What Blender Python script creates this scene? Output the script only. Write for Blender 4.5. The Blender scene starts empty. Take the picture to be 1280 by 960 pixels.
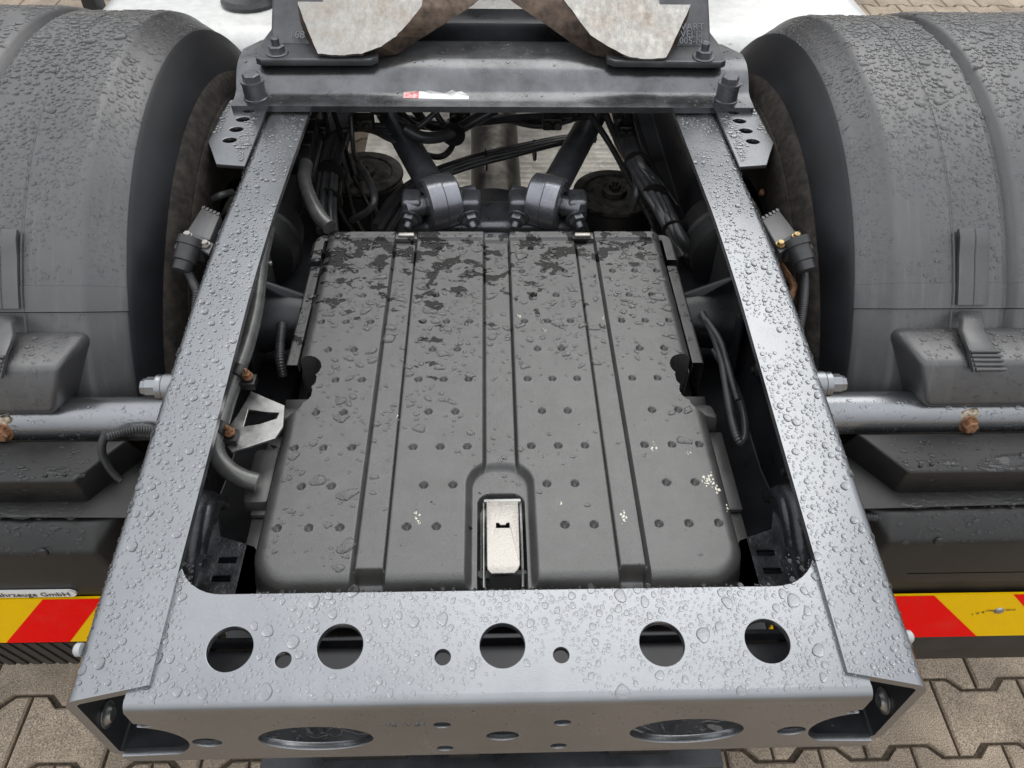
import bpy, bmesh, math, random
import numpy as np
from mathutils import Vector, Matrix
random.seed(7); rng = np.random.default_rng(11)
R_ = math.radians; PI = math.pi
scn = bpy.context.scene
COL = scn.collection

# ------------------------------------------------------------------ camera
FPX = 970.0                                   # focal length in pixels of a 1280 wide picture
CPOS = np.array([-0.0115, 0.0, 1.635])
_n = lambda v: np.array(v, float) / np.linalg.norm(v)
_F = _n((-36, -1020, FPX)); _R0 = np.array((32490, -224, FPX), float); _R = _n(_R0 - _F * np.dot(_R0, _F))
CM = np.array([_R, _F, np.cross(_R, _F)])
cam = bpy.data.cameras.new('camera'); camo = bpy.data.objects.new('camera', cam); COL.objects.link(camo)
cam.sensor_width = 36; cam.lens = FPX / 1280 * 36; cam.clip_start = 0.02; cam.clip_end = 2000
_m = Matrix.Identity(4)
for r in range(3):
    _m[r][0] = CM[r, 0]; _m[r][1] = -CM[r, 1]; _m[r][2] = -CM[r, 2]; _m[r][3] = CPOS[r]
camo.matrix_world = _m
scn.camera = camo

# ------------------------------------------------------------------ light: thick bright overcast
EXPOSURE = 0.52
SUN_EL, SUN_ROT = R_(52), R_(18)
w = bpy.data.worlds.new('World'); scn.world = w; w.use_nodes = True
nt = w.node_tree; nt.nodes.clear()
out = nt.nodes.new('ShaderNodeOutputWorld'); bg = nt.nodes.new('ShaderNodeBackground')
sky = nt.nodes.new('ShaderNodeTexSky'); sky.sky_type = 'NISHITA'; sky.sun_disc = False
sky.sun_elevation = SUN_EL; sky.sun_rotation = SUN_ROT
tc = nt.nodes.new('ShaderNodeTexCoord'); mp = nt.nodes.new('ShaderNodeMapping'); mp.inputs['Scale'].default_value = (1, 1, 2.5)
no = nt.nodes.new('ShaderNodeTexNoise'); no.inputs['Scale'].default_value = 1.6; no.inputs['Detail'].default_value = 5
cr = nt.nodes.new('ShaderNodeValToRGB')
cr.color_ramp.elements[0].position = .3; cr.color_ramp.elements[0].color = (.74, .78, .84, 1)
cr.color_ramp.elements[1].position = .7; cr.color_ramp.elements[1].color = (1.0, 1.0, .985, 1)
sc_ = nt.nodes.new('ShaderNodeVectorMath'); sc_.operation = 'SCALE'; sc_.inputs['Scale'].default_value = 12.5
mx = nt.nodes.new('ShaderNodeMix'); mx.data_type = 'RGBA'; mx.inputs['Factor'].default_value = .93
L = nt.links.new
L(tc.outputs['Generated'], mp.inputs[0]); L(mp.outputs[0], no.inputs['Vector']); L(no.outputs[0], cr.inputs[0])
sz = nt.nodes.new('ShaderNodeSeparateXYZ'); L(tc.outputs['Generated'], sz.inputs[0])   # overcast sky: brighter towards the zenith
gz = nt.nodes.new('ShaderNodeMapRange'); gz.inputs['From Min'].default_value = 0; gz.inputs['From Max'].default_value = 1; gz.inputs['To Min'].default_value = 4.0; gz.inputs['To Max'].default_value = 13.8
L(sz.outputs['Z'], gz.inputs[0]); L(gz.outputs[0], sc_.inputs['Scale'])
L(cr.outputs[0], sc_.inputs[0]); L(sky.outputs[0], mx.inputs['A']); L(sc_.outputs[0], mx.inputs['B'])
L(mx.outputs['Result'], bg.inputs[0]); bg.inputs[1].default_value = .1
L(bg.outputs[0], out.inputs[0])
sl = bpy.data.lights.new('sun', 'SUN'); sl.energy = .6; sl.angle = R_(45); sl.color = (1, .97, .92)
so = bpy.data.objects.new('sun', sl); COL.objects.link(so)
_d = Vector((math.sin(SUN_ROT) * math.cos(SUN_EL), math.cos(SUN_ROT) * math.cos(SUN_EL), math.sin(SUN_EL)))
so.rotation_euler = _d.to_track_quat('Z', 'Y').to_euler()
scn.view_settings.view_transform = 'Standard'; scn.view_settings.look = 'None'
scn.view_settings.exposure = EXPOSURE; scn.view_settings.gamma = 1

# ------------------------------------------------------------------ pixel -> point on a known surface
def ray(px, py): return CM @ np.array([(px - 640) / FPX, (py - 480) / FPX, 1.])
def P(px, py, z=None, y=None, x=None):
    d = ray(px, py)
    t = (z - CPOS[2]) / d[2] if z is not None else ((y - CPOS[1]) / d[1] if y is not None else (x - CPOS[0]) / d[0])
    return Vector(CPOS + d * t)
def Ppl(px, py, p0, nrm):
    d = ray(px, py); n = np.array(nrm, float); return Vector(CPOS + d * (np.dot(np.array(p0) - CPOS, n) / np.dot(d, n)))
def proj(p):
    q = CM.T @ (np.array(p) - CPOS); return 640 + FPX * q[0] / q[2], 480 + FPX * q[1] / q[2]

# ------------------------------------------------------------------ mesh collector
class MB:
    def __init__(s): s.v = []; s.f = []
    def add(s, vs, fs):
        o = len(s.v); s.v += [tuple(v) for v in vs]; s.f += [tuple(i + o for i in f) for f in fs]; return s
    def xf(s, M, start=0):
        for i in range(start, len(s.v)): s.v[i] = tuple(M @ Vector(s.v[i]))
        return s
    def mirror(s):
        m = MB(); m.v = [(-x, y, z) for x, y, z in s.v]; m.f = [tuple(reversed(f)) for f in s.f]; return m
    def build(s, name, mat, parent=None, label=None, smooth=32, fix=True, kind=None, **pr):
        me = bpy.data.meshes.new(name); me.from_pydata(s.v, [], s.f)
        if fix:
            b = bmesh.new(); b.from_mesh(me); bmesh.ops.recalc_face_normals(b, faces=b.faces); b.to_mesh(me); b.free()
        if smooth: me.shade_smooth(); me.set_sharp_from_angle(angle=R_(smooth))
        me.materials.append(mat)
        o = bpy.data.objects.new(name, me); COL.objects.link(o)
        if parent: o.parent = parent
        if label: o['label'] = label
        if kind: o['kind'] = kind
        for k, v in pr.items(): o[k] = v
        return o
    # primitives
    def box(s, x0, x1, y0, y1, z0, z1, r=0.0, M=None):
        b = bmesh.new(); bmesh.ops.create_cube(b, size=1)
        for v in b.verts:
            v.co = Vector(((x0 + x1) / 2 + v.co.x * (x1 - x0), (y0 + y1) / 2 + v.co.y * (y1 - y0), (z0 + z1) / 2 + v.co.z * (z1 - z0)))
        if r: bmesh.ops.bevel(b, geom=list(b.edges), offset=r, segments=2, profile=.5, affect='EDGES', clamp_overlap=True)
        return s.bm(b, M)
    def bm(s, b, M=None):
        b.verts.index_update()
        vs = [(M @ v.co if M else v.co.copy()) for v in b.verts]; fs = [[v.index for v in f.verts] for f in b.faces]
        b.free(); return s.add(vs, fs)
    def hull(s, pts, r=0.0):
        b = bmesh.new(); vs = [b.verts.new(p) for p in pts]
        bmesh.ops.convex_hull(b, input=vs)
        bmesh.ops.delete(b, geom=[v for v in b.verts if not v.link_faces], context='VERTS')
        bmesh.ops.dissolve_limit(b, angle_limit=R_(3), verts=b.verts, edges=b.edges)
        if r: bmesh.ops.bevel(b, geom=list(b.edges), offset=r, segments=3, profile=.5, affect='EDGES', clamp_overlap=True)
        return s.bm(b)
    def lathe(s, p, d, prof, seg=24, rot=0):
        d = Vector(d).normalized(); q = d.to_track_quat('Z', 'Y'); p = Vector(p)
        vs = []; fs = []
        for t, r in prof:
            for k in range(seg):
                a = 2 * PI * k / seg + rot
                vs.append(p + q @ Vector((r * math.cos(a), r * math.sin(a), t)))
        n = len(prof)
        for i in range(n - 1):
            for k in range(seg):
                a, b = i * seg + k, i * seg + (k + 1) % seg
                fs.append((a, b, b + seg, a + seg))
        if prof[0][1] > 1e-6: fs.append(tuple(reversed(range(seg))))
        if prof[-1][1] > 1e-6: fs.append(tuple(range((n - 1) * seg, n * seg)))
        return s.add(vs, fs)
    def cyl(s, p0, p1, r, r2=None, seg=24, b=.0015):
        p0 = Vector(p0); p1 = Vector(p1); l = (p1 - p0).length; r2 = r if r2 is None else r2
        return s.lathe(p0, p1 - p0, [(0, r - b), (b, r), (l - b, r2), (l, r2 - b)], seg)
    def tube(s, pts, r, seg=12, corr=0, sub=8):
        pts = [Vector(p) for p in pts]; path = []
        E = [pts[0] * 2 - pts[1]] + pts + [pts[-1] * 2 - pts[-2]]
        for i in range(1, len(E) - 2):
            a, b, c, d = E[i - 1:i + 3]
            n = sub if not corr else max(4, int((c - b).length / (corr / 4)))
            for k in range(n):
                t = k / n
                path.append(.5 * ((2 * b) + (c - a) * t + (2 * a - 5 * b + 4 * c - d) * t * t + (3 * b - a - 3 * c + d) * t ** 3))
        path.append(pts[-1])
        vs = []; fs = []; up = Vector((.13, .21, .97)); N = len(path)
        for i, p in enumerate(path):
            t = (path[min(i + 1, N - 1)] - path[max(i - 1, 0)]).normalized()
            x = up.cross(t).normalized(); y = t.cross(x); up = y if y.length else up
            rr = r(i / (N - 1)) if callable(r) else r
            if corr: rr *= (1, 1, .8, .8)[i % 4]
            for k in range(seg):
                a = 2 * PI * k / seg; vs.append(p + x * (rr * math.cos(a)) + y * (rr * math.sin(a)))
        for i in range(N - 1):
            for k in range(seg):
                a, b = i * seg + k, i * seg + (k + 1) % seg; fs.append((a, b, b + seg, a + seg))
        fs.append(tuple(reversed(range(seg)))); fs.append(tuple(range((N - 1) * seg, N * seg)))
        return s.add(vs, fs)
    def hexbolt(s, p, d, r=.011, h=.009, stud=0, washer=True):
        d = Vector(d).normalized(); p = Vector(p)
        if washer: s.lathe(p, d, [(0, r * 1.45), (.0015, r * 1.5), (.003, r * 1.4)], 20); p = p + d * .003
        s.lathe(p, d, [(0, r * 1.1), (h * .85, r * 1.1), (h, r * .92), (h, 0)], 6)
        if stud: s.lathe(p + d * h, d, [(0, r * .55), (stud * .8, r * .55), (stud, r * .4), (stud, 0)], 14)
        return s
    def plate(s, outer, holes, t, fn, bev=.0008):
        """flat sheet with holes, thickness t (fn maps u,v,w to world), rounded edges"""
        cu = bpy.data.curves.new('t', 'CURVE'); cu.dimensions = '2D'; cu.fill_mode = 'BOTH'
        cu.extrude = t / 2 - bev; cu.bevel_depth = bev; cu.bevel_resolution = 1; cu.offset = -bev
        for L_ in [outer] + holes:
            sp = cu.splines.new('POLY'); sp.points.add(len(L_) - 1); sp.use_cyclic_u = True
            for q, p in zip(sp.points, L_): q.co = (p[0], p[1], 0, 1)
        o = bpy.data.objects.new('t', cu); COL.objects.link(o)
        bpy.context.view_layer.update()
        me = bpy.data.meshes.new_from_object(o.evaluated_get(bpy.context.evaluated_depsgraph_get()))
        s.add([fn(v.co.x, v.co.y, v.co.z) for v in me.vertices], [tuple(p.vertices) for p in me.polygons])
        bpy.data.objects.remove(o); bpy.data.curves.remove(cu); bpy.data.meshes.remove(me); return s

def circ(cx, cy, rx, ry=None, n=40, a0=0, a1=2 * PI):
    ry = ry or rx; m = n if abs(a1 - a0 - 2 * PI) < 1e-6 else n - 1
    return [(cx + rx * math.cos(a0 + (a1 - a0) * k / m), cy + ry * math.sin(a0 + (a1 - a0) * k / m)) for k in range(n)]
def empty(name, loc, parent=None):
    o = bpy.data.objects.new(name, None); COL.objects.link(o); o.location = loc
    if parent: o.parent = parent
    return o

# ------------------------------------------------------------------ materials
def mat(name, col, rough=.5, metal=0., spec=.5, coat=0., nscale=0, namt=.15, bump=0., bscale=200., ncol=None, rvar=0., coords='Object', extra=None):
    m = bpy.data.materials.new(name); m.use_nodes = True; t = m.node_tree; b = t.nodes['Principled BSDF']
    b.inputs['Base Color'].default_value = (*col, 1); b.inputs['Roughness'].default_value = rough
    b.inputs['Metallic'].default_value = metal; b.inputs['Specular IOR Level'].default_value = spec
    b.inputs['Coat Weight'].default_value = coat; b.inputs['Coat Roughness'].default_value = .08
    tc = t.nodes.new('ShaderNodeTexCoord'); l = t.links.new
    if nscale:
        n = t.nodes.new('ShaderNodeTexNoise'); n.inputs['Scale'].default_value = nscale; n.inputs['Detail'].default_value = 6; n.inputs['Roughness'].default_value = .65
        l(tc.outputs[coords], n.inputs['Vector'])
        r = t.nodes.new('ShaderNodeValToRGB'); c2 = ncol or tuple(c * (1 - namt * 2) for c in col)
        r.color_ramp.elements[0].position = .35; r.color_ramp.elements[1].position = .68
        r.color_ramp.elements[0].color = (*c2, 1); r.color_ramp.elements[1].color = (*[min(1, c * (1 + namt)) for c in col], 1)
        l(n.outputs[0], r.inputs[0]); l(r.outputs[0], b.inputs['Base Color'])
        if rvar:
            mr = t.nodes.new('ShaderNodeMapRange'); mr.inputs['From Min'].default_value = .3; mr.inputs['From Max'].default_value = .7
            mr.inputs['To Min'].default_value = max(.03, rough - rvar); mr.inputs['To Max'].default_value = rough + rvar
            l(n.outputs[0], mr.inputs[0]); l(mr.outputs[0], b.inputs['Roughness'])
    if bump:
        n2 = t.nodes.new('ShaderNodeTexNoise'); n2.inputs['Scale'].default_value = bscale; n2.inputs['Detail'].default_value = 3
        bu = t.nodes.new('ShaderNodeBump'); bu.inputs['Strength'].default_value = bump; bu.inputs['Distance'].default_value = .001
        l(tc.outputs[coords], n2.inputs['Vector']); l(n2.outputs[0], bu.inputs['Height']); l(bu.outputs[0], b.inputs['Normal'])
    if extra: extra(t, b, tc)
    return m

def mist(scale=420, thr=.25, strength=.6):
    """very fine mist of droplets: relief only"""
    def fn(t, b, tc):
        v = t.nodes.new('ShaderNodeTexVoronoi'); v.inputs['Scale'].default_value = scale; v.inputs['Randomness'].default_value = 1
        r = t.nodes.new('ShaderNodeMapRange'); r.inputs['From Min'].default_value = 0; r.inputs['From Max'].default_value = thr
        r.inputs['To Min'].default_value = 1; r.inputs['To Max'].default_value = 0
        n = t.nodes.new('ShaderNodeTexNoise'); n.inputs['Scale'].default_value = 25
        g = t.nodes.new('ShaderNodeMapRange'); g.inputs['From Min'].default_value = .42; g.inputs['From Max'].default_value = .6
        mu = t.nodes.new('ShaderNodeMath'); mu.operation = 'MULTIPLY'
        bu = t.nodes.new('ShaderNodeBump'); bu.inputs['Strength'].default_value = strength; bu.inputs['Distance'].default_value = .0008
        l = t.links.new
        l(tc.outputs['Object'], v.inputs['Vector']); l(tc.outputs['Object'], n.inputs['Vector'])
        l(v.outputs['Distance'], r.inputs[0]); l(n.outputs[0], g.inputs[0]); l(r.outputs[0], mu.inputs[0]); l(g.outputs[0], mu.inputs[1])
        l(mu.outputs[0], bu.inputs['Height'])
        for li in list(b.inputs['Normal'].links): l(li.from_socket, bu.inputs['Normal'])
        l(bu.outputs[0], b.inputs['Normal'])
    return fn

M = {}
M['paint'] = mat('grey_frame_paint', (.285, .294, .308), .25, .9, nscale=9, namt=.05, rvar=.04, bump=.10, bscale=900, extra=mist(520, .3, .25))
M['paint_dark'] = mat('dark_grey_frame_paint', (.055, .057, .062), .32, .5, nscale=12, namt=.2, rvar=.1, bump=.1, bscale=500)
M['cast'] = mat('painted_casting', (.17, .175, .19), .33, .7, nscale=25, namt=.15, bump=.7, bscale=230, rvar=.1)
M['web'] = mat('inner_shade_black', (.028, .029, .033), .34, .2, nscale=8, namt=.3, rvar=.12)  # near-black that stands for the shade inside the frame
M['black'] = mat('black_plastic', (.014, .0135, .0135), .38, 0, nscale=14, namt=.25, rvar=.08, bump=.25, bscale=1200)
M['brownblack'] = mat('dusty_black_plastic', (.026, .023, .021), .48, 0, nscale=10, namt=.3, bump=.2, bscale=1000)
def scuffs(t, b, tc):
    l = t.links.new; old = b.inputs['Base Color'].links[0].from_socket
    mp = t.nodes.new('ShaderNodeMapping'); mp.inputs['Scale'].default_value = (60, 4, 4); l(tc.outputs['Object'], mp.inputs[0])
    n = t.nodes.new('ShaderNodeTexNoise'); n.inputs['Scale'].default_value = 1.5; n.inputs['Detail'].default_value = 8; n.inputs['Roughness'].default_value = .75; l(mp.outputs[0], n.inputs['Vector'])
    n3 = t.nodes.new('ShaderNodeTexNoise'); n3.inputs['Scale'].default_value = 700; l(tc.outputs['Object'], n3.inputs['Vector'])
    q = t.nodes.new('ShaderNodeMapRange'); q.inputs['From Min'].default_value = .52; q.inputs['From Max'].default_value = .75; q.inputs['To Max'].default_value = .45; l(n.outputs[0], q.inputs[0])
    q3 = t.nodes.new('ShaderNodeMapRange'); q3.inputs['From Min'].default_value = .6; q3.inputs['From Max'].default_value = .75; q3.inputs['To Max'].default_value = .4; l(n3.outputs[0], q3.inputs[0])
    ad = t.nodes.new('ShaderNodeMath'); ad.operation = 'MAXIMUM'; l(q.outputs[0], ad.inputs[0]); l(q3.outputs[0], ad.inputs[1])
    m = t.nodes.new('ShaderNodeMix'); m.data_type = 'RGBA'; l(ad.outputs[0], m.inputs['Factor']); l(old, m.inputs['A']); m.inputs['B'].default_value = (.17, .16, .145, 1)
    l(m.outputs['Result'], b.inputs['Base Color'])
M['fender'] = mat('grey_fender_plastic', (.066, .066, .068), .29, 0, spec=.95, nscale=5, namt=.14, rvar=.08, bump=.3, bscale=1500, extra=scuffs)
M['fender_in'] = mat('fender_inner_plastic', (.012, .0125, .015), .42, 0, nscale=9, namt=.2, bump=.15, bscale=900)
M['rubber'] = mat('worn_tyre_rubber', (.030, .024, .019), .8, 0, spec=.3, nscale=55, namt=.3, ncol=(.009, .008, .007), bump=.9, bscale=160)
M['hose'] = mat('hose_rubber', (.05, .05, .052), .28, 0, nscale=30, namt=.2, bump=.15, bscale=400)
M['hose_grey'] = mat('grey_painted_hose', (.13, .13, .125), .25, .3, nscale=30, namt=.2, bump=.15, bscale=300)
M['alu'] = mat('aluminium', (.42, .42, .41), .42, 1, nscale=60, namt=.15, rvar=.12, bump=.15, bscale=400)
M['tank'] = mat('brushed_tank_aluminium', (.72, .72, .70), .5, .5, nscale=30, namt=.06, bump=.2, bscale=160)
M['steel'] = mat('galvanised_steel', (.48, .455, .42), .45, .9, nscale=300, namt=.12, rvar=.1, bump=.35, bscale=500)
M['zinc'] = mat('yellow_zinc', (.50, .37, .19), .38, 1, nscale=90, namt=.2)
M['rust'] = mat('rusty_steel', (.33, .17, .09), .6, .35, nscale=200, namt=.3, bump=.5, bscale=500)
M['weld'] = mat('dirty_weld', (.55, .47, .36), .5, .4, nscale=160, namt=.5, ncol=(.09, .06, .04), bump=1., bscale=260)
M['spring'] = mat('air_spring_rubber', (.014, .014, .014), .5, 0, bump=.3, bscale=60)
M['lid'] = mat('air_spring_lid', (.055, .05, .043), .55, .3, nscale=45, namt=.5, bump=.5, bscale=120)
M['rod'] = mat('dark_rod_paint', (.085, .088, .097), .4, .3, nscale=30, namt=.2, bump=.3, bscale=300, extra=mist(380, .3, .8))
M['shaft'] = mat('shaft_metal', (.13, .12, .105), .38, .8, nscale=18, namt=.35, rvar=.1)
M['white'] = mat('white_plastic', (.78, .78, .76), .3)
M['stud'] = mat('clear_grey_plastic', (.42, .43, .44), .15)
def comb(t, b, tc):
    l = t.links.new; old = b.inputs['Base Color'].links[0].from_socket
    n = t.nodes.new('ShaderNodeTexNoise'); n.inputs['Scale'].default_value = 22; n.inputs['Detail'].default_value = 8; n.inputs['Roughness'].default_value = .7; l(tc.outputs['Object'], n.inputs['Vector'])
    q = t.nodes.new('ShaderNodeMapRange'); q.inputs['From Min'].default_value = .5; q.inputs['From Max'].default_value = .8; q.inputs['To Max'].default_value = .14; l(n.outputs[0], q.inputs[0])
    m = t.nodes.new('ShaderNodeMix'); m.data_type = 'RGBA'; l(q.outputs[0], m.inputs['Factor']); l(old, m.inputs['A']); m.inputs['B'].default_value = (.25, .17, .10, 1); l(m.outputs['Result'], b.inputs['Base Color'])
    v = t.nodes.new('ShaderNodeTexVoronoi'); v.inputs['Scale'].default_value = 330; l(tc.outputs['Object'], v.inputs['Vector'])
    bu = t.nodes.new('ShaderNodeBump'); bu.inputs['Strength'].default_value = .35; bu.inputs['Distance'].default_value = .0006; l(v.outputs['Distance'], bu.inputs['Height']); l(bu.outputs[0], b.inputs['Normal'])
M['red'] = mat('red_reflective', (.95, .002, .001), .55, spec=.1, nscale=600, namt=.05, extra=comb)
M['yellow'] = mat('yellow_reflective', (1., .60, .0), .55, spec=.1, nscale=600, namt=.06, extra=comb)
M['sticker_red'] = mat('faded_red_print', (.45, .02, .03), .4, nscale=180, namt=.5, ncol=(.75, .6, .58))
M['ink'] = mat('black_print', (.02, .02, .02), .5)
M['cab'] = mat('cab_paint', (.05, .052, .055), .3, 0)
M['glass_dark'] = mat('dark_glass', (.01, .01, .012), .05)

def cover_extra(t, b, tc):
    l = t.links.new
    sep = t.nodes.new('ShaderNodeSeparateXYZ'); l(tc.outputs['Object'], sep.inputs[0])
    # thin film of water on the far half, dark reflection put into its colour
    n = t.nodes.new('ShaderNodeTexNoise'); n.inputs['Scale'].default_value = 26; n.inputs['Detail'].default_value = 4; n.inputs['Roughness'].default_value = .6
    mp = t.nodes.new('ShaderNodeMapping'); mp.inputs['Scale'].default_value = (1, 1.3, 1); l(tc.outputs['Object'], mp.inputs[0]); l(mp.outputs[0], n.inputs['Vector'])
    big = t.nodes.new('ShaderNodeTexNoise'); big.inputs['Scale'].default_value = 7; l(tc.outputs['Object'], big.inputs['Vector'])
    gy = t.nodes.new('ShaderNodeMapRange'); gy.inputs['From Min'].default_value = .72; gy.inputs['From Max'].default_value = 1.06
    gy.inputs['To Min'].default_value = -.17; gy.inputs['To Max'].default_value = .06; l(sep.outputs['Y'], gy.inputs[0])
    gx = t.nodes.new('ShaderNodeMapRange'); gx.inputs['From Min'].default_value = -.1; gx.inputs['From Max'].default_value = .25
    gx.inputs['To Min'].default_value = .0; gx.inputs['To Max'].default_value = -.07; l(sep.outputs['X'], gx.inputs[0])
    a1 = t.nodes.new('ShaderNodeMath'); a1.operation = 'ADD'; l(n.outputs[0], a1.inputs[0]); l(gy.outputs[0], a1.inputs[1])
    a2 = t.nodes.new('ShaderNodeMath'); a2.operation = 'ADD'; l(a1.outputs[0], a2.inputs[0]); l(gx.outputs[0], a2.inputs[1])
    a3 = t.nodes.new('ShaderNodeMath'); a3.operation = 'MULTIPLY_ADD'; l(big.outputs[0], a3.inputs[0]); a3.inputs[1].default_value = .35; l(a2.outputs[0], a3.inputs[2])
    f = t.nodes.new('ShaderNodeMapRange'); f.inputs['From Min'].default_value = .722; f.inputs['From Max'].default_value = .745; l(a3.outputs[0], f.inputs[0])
    # base: worn grey plastic with pale dust and scratches
    old = b.inputs['Base Color'].links[0].from_socket
    d = t.nodes.new('ShaderNodeTexNoise'); d.inputs['Scale'].default_value = 600; d.inputs['Detail'].default_value = 2; l(tc.outputs['Object'], d.inputs['Vector'])
    dr = t.nodes.new('ShaderNodeMapRange'); dr.inputs['From Min'].default_value = .45; dr.inputs['From Max'].default_value = .8; dr.inputs['To Max'].default_value = .35; l(d.outputs[0], dr.inputs[0])
    m1 = t.nodes.new('ShaderNodeMix'); m1.data_type = 'RGBA'; l(dr.outputs[0], m1.inputs['Factor']); l(old, m1.inputs['A']); m1.inputs['B'].default_value = (.14, .135, .125, 1)
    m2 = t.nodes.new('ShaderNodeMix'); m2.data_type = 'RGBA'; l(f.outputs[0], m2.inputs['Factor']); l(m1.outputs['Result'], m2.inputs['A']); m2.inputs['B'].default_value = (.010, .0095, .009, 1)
    l(m2.outputs['Result'], b.inputs['Base Color'])
    r = t.nodes.new('ShaderNodeMapRange'); r.inputs['To Min'].default_value = .29; r.inputs['To Max'].default_value = .04; l(f.outputs[0], r.inputs[0]); l(r.outputs[0], b.inputs['Roughness'])
    inv = t.nodes.new('ShaderNodeMath'); inv.operation = 'MULTIPLY'; inv.inputs[1].default_value = .3; l(f.outputs[0], inv.inputs[0])
    bu = t.nodes.new('ShaderNodeBump'); bu.inputs['Strength'].default_value = .35; bu.inputs['Distance'].default_value = .0010; l(f.outputs[0], bu.inputs['Height'])
    sp_ = t.nodes.new('ShaderNodeMapRange'); sp_.inputs['To Min'].default_value = .9; sp_.inputs['To Max'].default_value = .25; l(f.outputs[0], sp_.inputs[0]); l(sp_.outputs[0], b.inputs['Specular IOR Level'])
    for li in list(b.inputs['Normal'].links): l(li.from_socket, bu.inputs['Normal'])
    l(bu.outputs[0], b.inputs['Normal'])
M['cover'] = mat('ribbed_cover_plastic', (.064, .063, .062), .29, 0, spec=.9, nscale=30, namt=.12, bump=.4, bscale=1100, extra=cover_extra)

def greasy(t, b, tc):
    l = t.links.new
    n = t.nodes.new('ShaderNodeTexNoise'); n.inputs['Scale'].default_value = 9; n.inputs['Detail'].default_value = 8; n.inputs['Roughness'].default_value = .7
    l(tc.outputs['Object'], n.inputs['Vector'])
    r = t.nodes.new('ShaderNodeValToRGB'); e = r.color_ramp.elements
    e[0].position = .24; e[0].color = (.20, .15, .11, 1); e[1].position = .78; e[1].color = (.40, .39, .37, 1)
    x = e.new(.38); x.color = (.31, .28, .25, 1); x = e.new(.52); x.color = (.36, .35, .33, 1)
    sp = t.nodes.new('ShaderNodeTexNoise'); sp.inputs['Scale'].default_value = 90; sp.inputs['Detail'].default_value = 6; sp.inputs['Roughness'].default_value = .8
    mps = t.nodes.new('ShaderNodeMapping'); mps.inputs['Scale'].default_value = (1, .22, 1); mps.inputs['Rotation'].default_value = (0, 0, .5); l(tc.outputs['Object'], mps.inputs[0]); l(mps.outputs[0], sp.inputs['Vector'])
    rr = t.nodes.new('ShaderNodeMapRange'); rr.inputs['From Min'].default_value = .3; rr.inputs['From Max'].default_value = .7; rr.inputs['To Min'].default_value = .25; rr.inputs['To Max'].default_value = .75; l(sp.outputs[0], rr.inputs[0]); l(rr.outputs[0], b.inputs['Roughness'])
    l(n.outputs[0], r.inputs[0]); l(r.outputs[0], b.inputs['Base Color'])
M['fifth'] = mat('scuffed_bare_steel', (.5, .47, .43), .48, .6, nscale=9, bump=1.0, bscale=70, extra=greasy)
M['fifth_side'] = mat('rusty_brown_steel', (.12, .085, .062), .42, .6, nscale=30, namt=.4, ncol=(.045, .032, .026), bump=.6, bscale=120)

# pavers: washed concrete stone with exposed grains, each stone its own tint
def paver_mat(name, field=False):
    m = bpy.data.materials.new(name); m.use_nodes = True; t = m.node_tree; b = t.nodes['Principled BSDF']; l = t.links.new
    g = t.nodes.new('ShaderNodeNewGeometry')
    n = t.nodes.new('ShaderNodeTexNoise'); n.inputs['Scale'].default_value = 420; n.inputs['Detail'].default_value = 3
    n2 = t.nodes.new('ShaderNodeTexNoise'); n2.inputs['Scale'].default_value = 5; n2.inputs['Detail'].default_value = 7; n2.inputs['Roughness'].default_value = .65
    l(g.outputs['Position'], n.inputs['Vector']); l(g.outputs['Position'], n2.inputs['Vector'])
    r = t.nodes.new('ShaderNodeValToRGB'); e = r.color_ramp.elements
    e[0].position = .32; e[0].color = (.17, .135, .10, 1); e[1].position = .74; e[1].color = (.76, .63, .48, 1); x = e.new(.5); x.color = (.42, .335, .25, 1)
    l(n.outputs[0], r.inputs[0])
    r2 = t.nodes.new('ShaderNodeMapRange'); r2.inputs['From Min'].default_value = .3; r2.inputs['From Max'].default_value = .7; r2.inputs['To Min'].default_value = .5; r2.inputs['To Max'].default_value = 1.15
    l(n2.outputs[0], r2.inputs[0])
    oi = t.nodes.new('ShaderNodeObjectInfo'); r3 = t.nodes.new('ShaderNodeMapRange'); r3.inputs['To Min'].default_value = .86; r3.inputs['To Max'].default_value = 1.1; l(oi.outputs['Random'], r3.inputs[0])
    mu = t.nodes.new('ShaderNodeMath'); mu.operation = 'MULTIPLY'; l(r2.outputs[0], mu.inputs[0]); l(r3.outputs[0], mu.inputs[1])
    s = t.nodes.new('ShaderNodeVectorMath'); s.operation = 'SCALE'; l(r.outputs[0], s.inputs[0]); l(mu.outputs[0], s.inputs['Scale'])
    last = s.outputs[0]
    if field:
        br = t.nodes.new('ShaderNodeTexBrick'); br.inputs['Scale'].default_value = 1; br.inputs['Brick Width'].default_value = .19; br.inputs['Row Height'].default_value = .135
        br.inputs['Mortar Size'].default_value = .005; br.inputs['Color1'].default_value = (1, 1, 1, 1); br.inputs['Color2'].default_value = (.88, .88, .88, 1); br.inputs['Mortar'].default_value = (.4, .35, .3, 1)
        l(g.outputs['Position'], br.inputs['Vector'])
        mm = t.nodes.new('ShaderNodeVectorMath'); mm.operation = 'MULTIPLY'; l(last, mm.inputs[0]); l(br.outputs['Color'], mm.inputs[1]); last = mm.outputs[0]
    l(last, b.inputs['Base Color']); b.inputs['Roughness'].default_value = .75; b.inputs['Specular IOR Level'].default_value = .4
    bu = t.nodes.new('ShaderNodeBump'); bu.inputs['Strength'].default_value = .7; bu.inputs['Distance'].default_value = .0015
    l(n.outputs[0], bu.inputs['Height']); l(bu.outputs[0], b.inputs['Normal'])
    return m
M['paver'] = paver_mat('washed_concrete_stone'); M['ground'] = paver_mat('far_paving', True)
M['joint'] = mat('joint_sand', (.10, .078, .055), .9, nscale=120, namt=.3, bump=.8, bscale=400)

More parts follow.
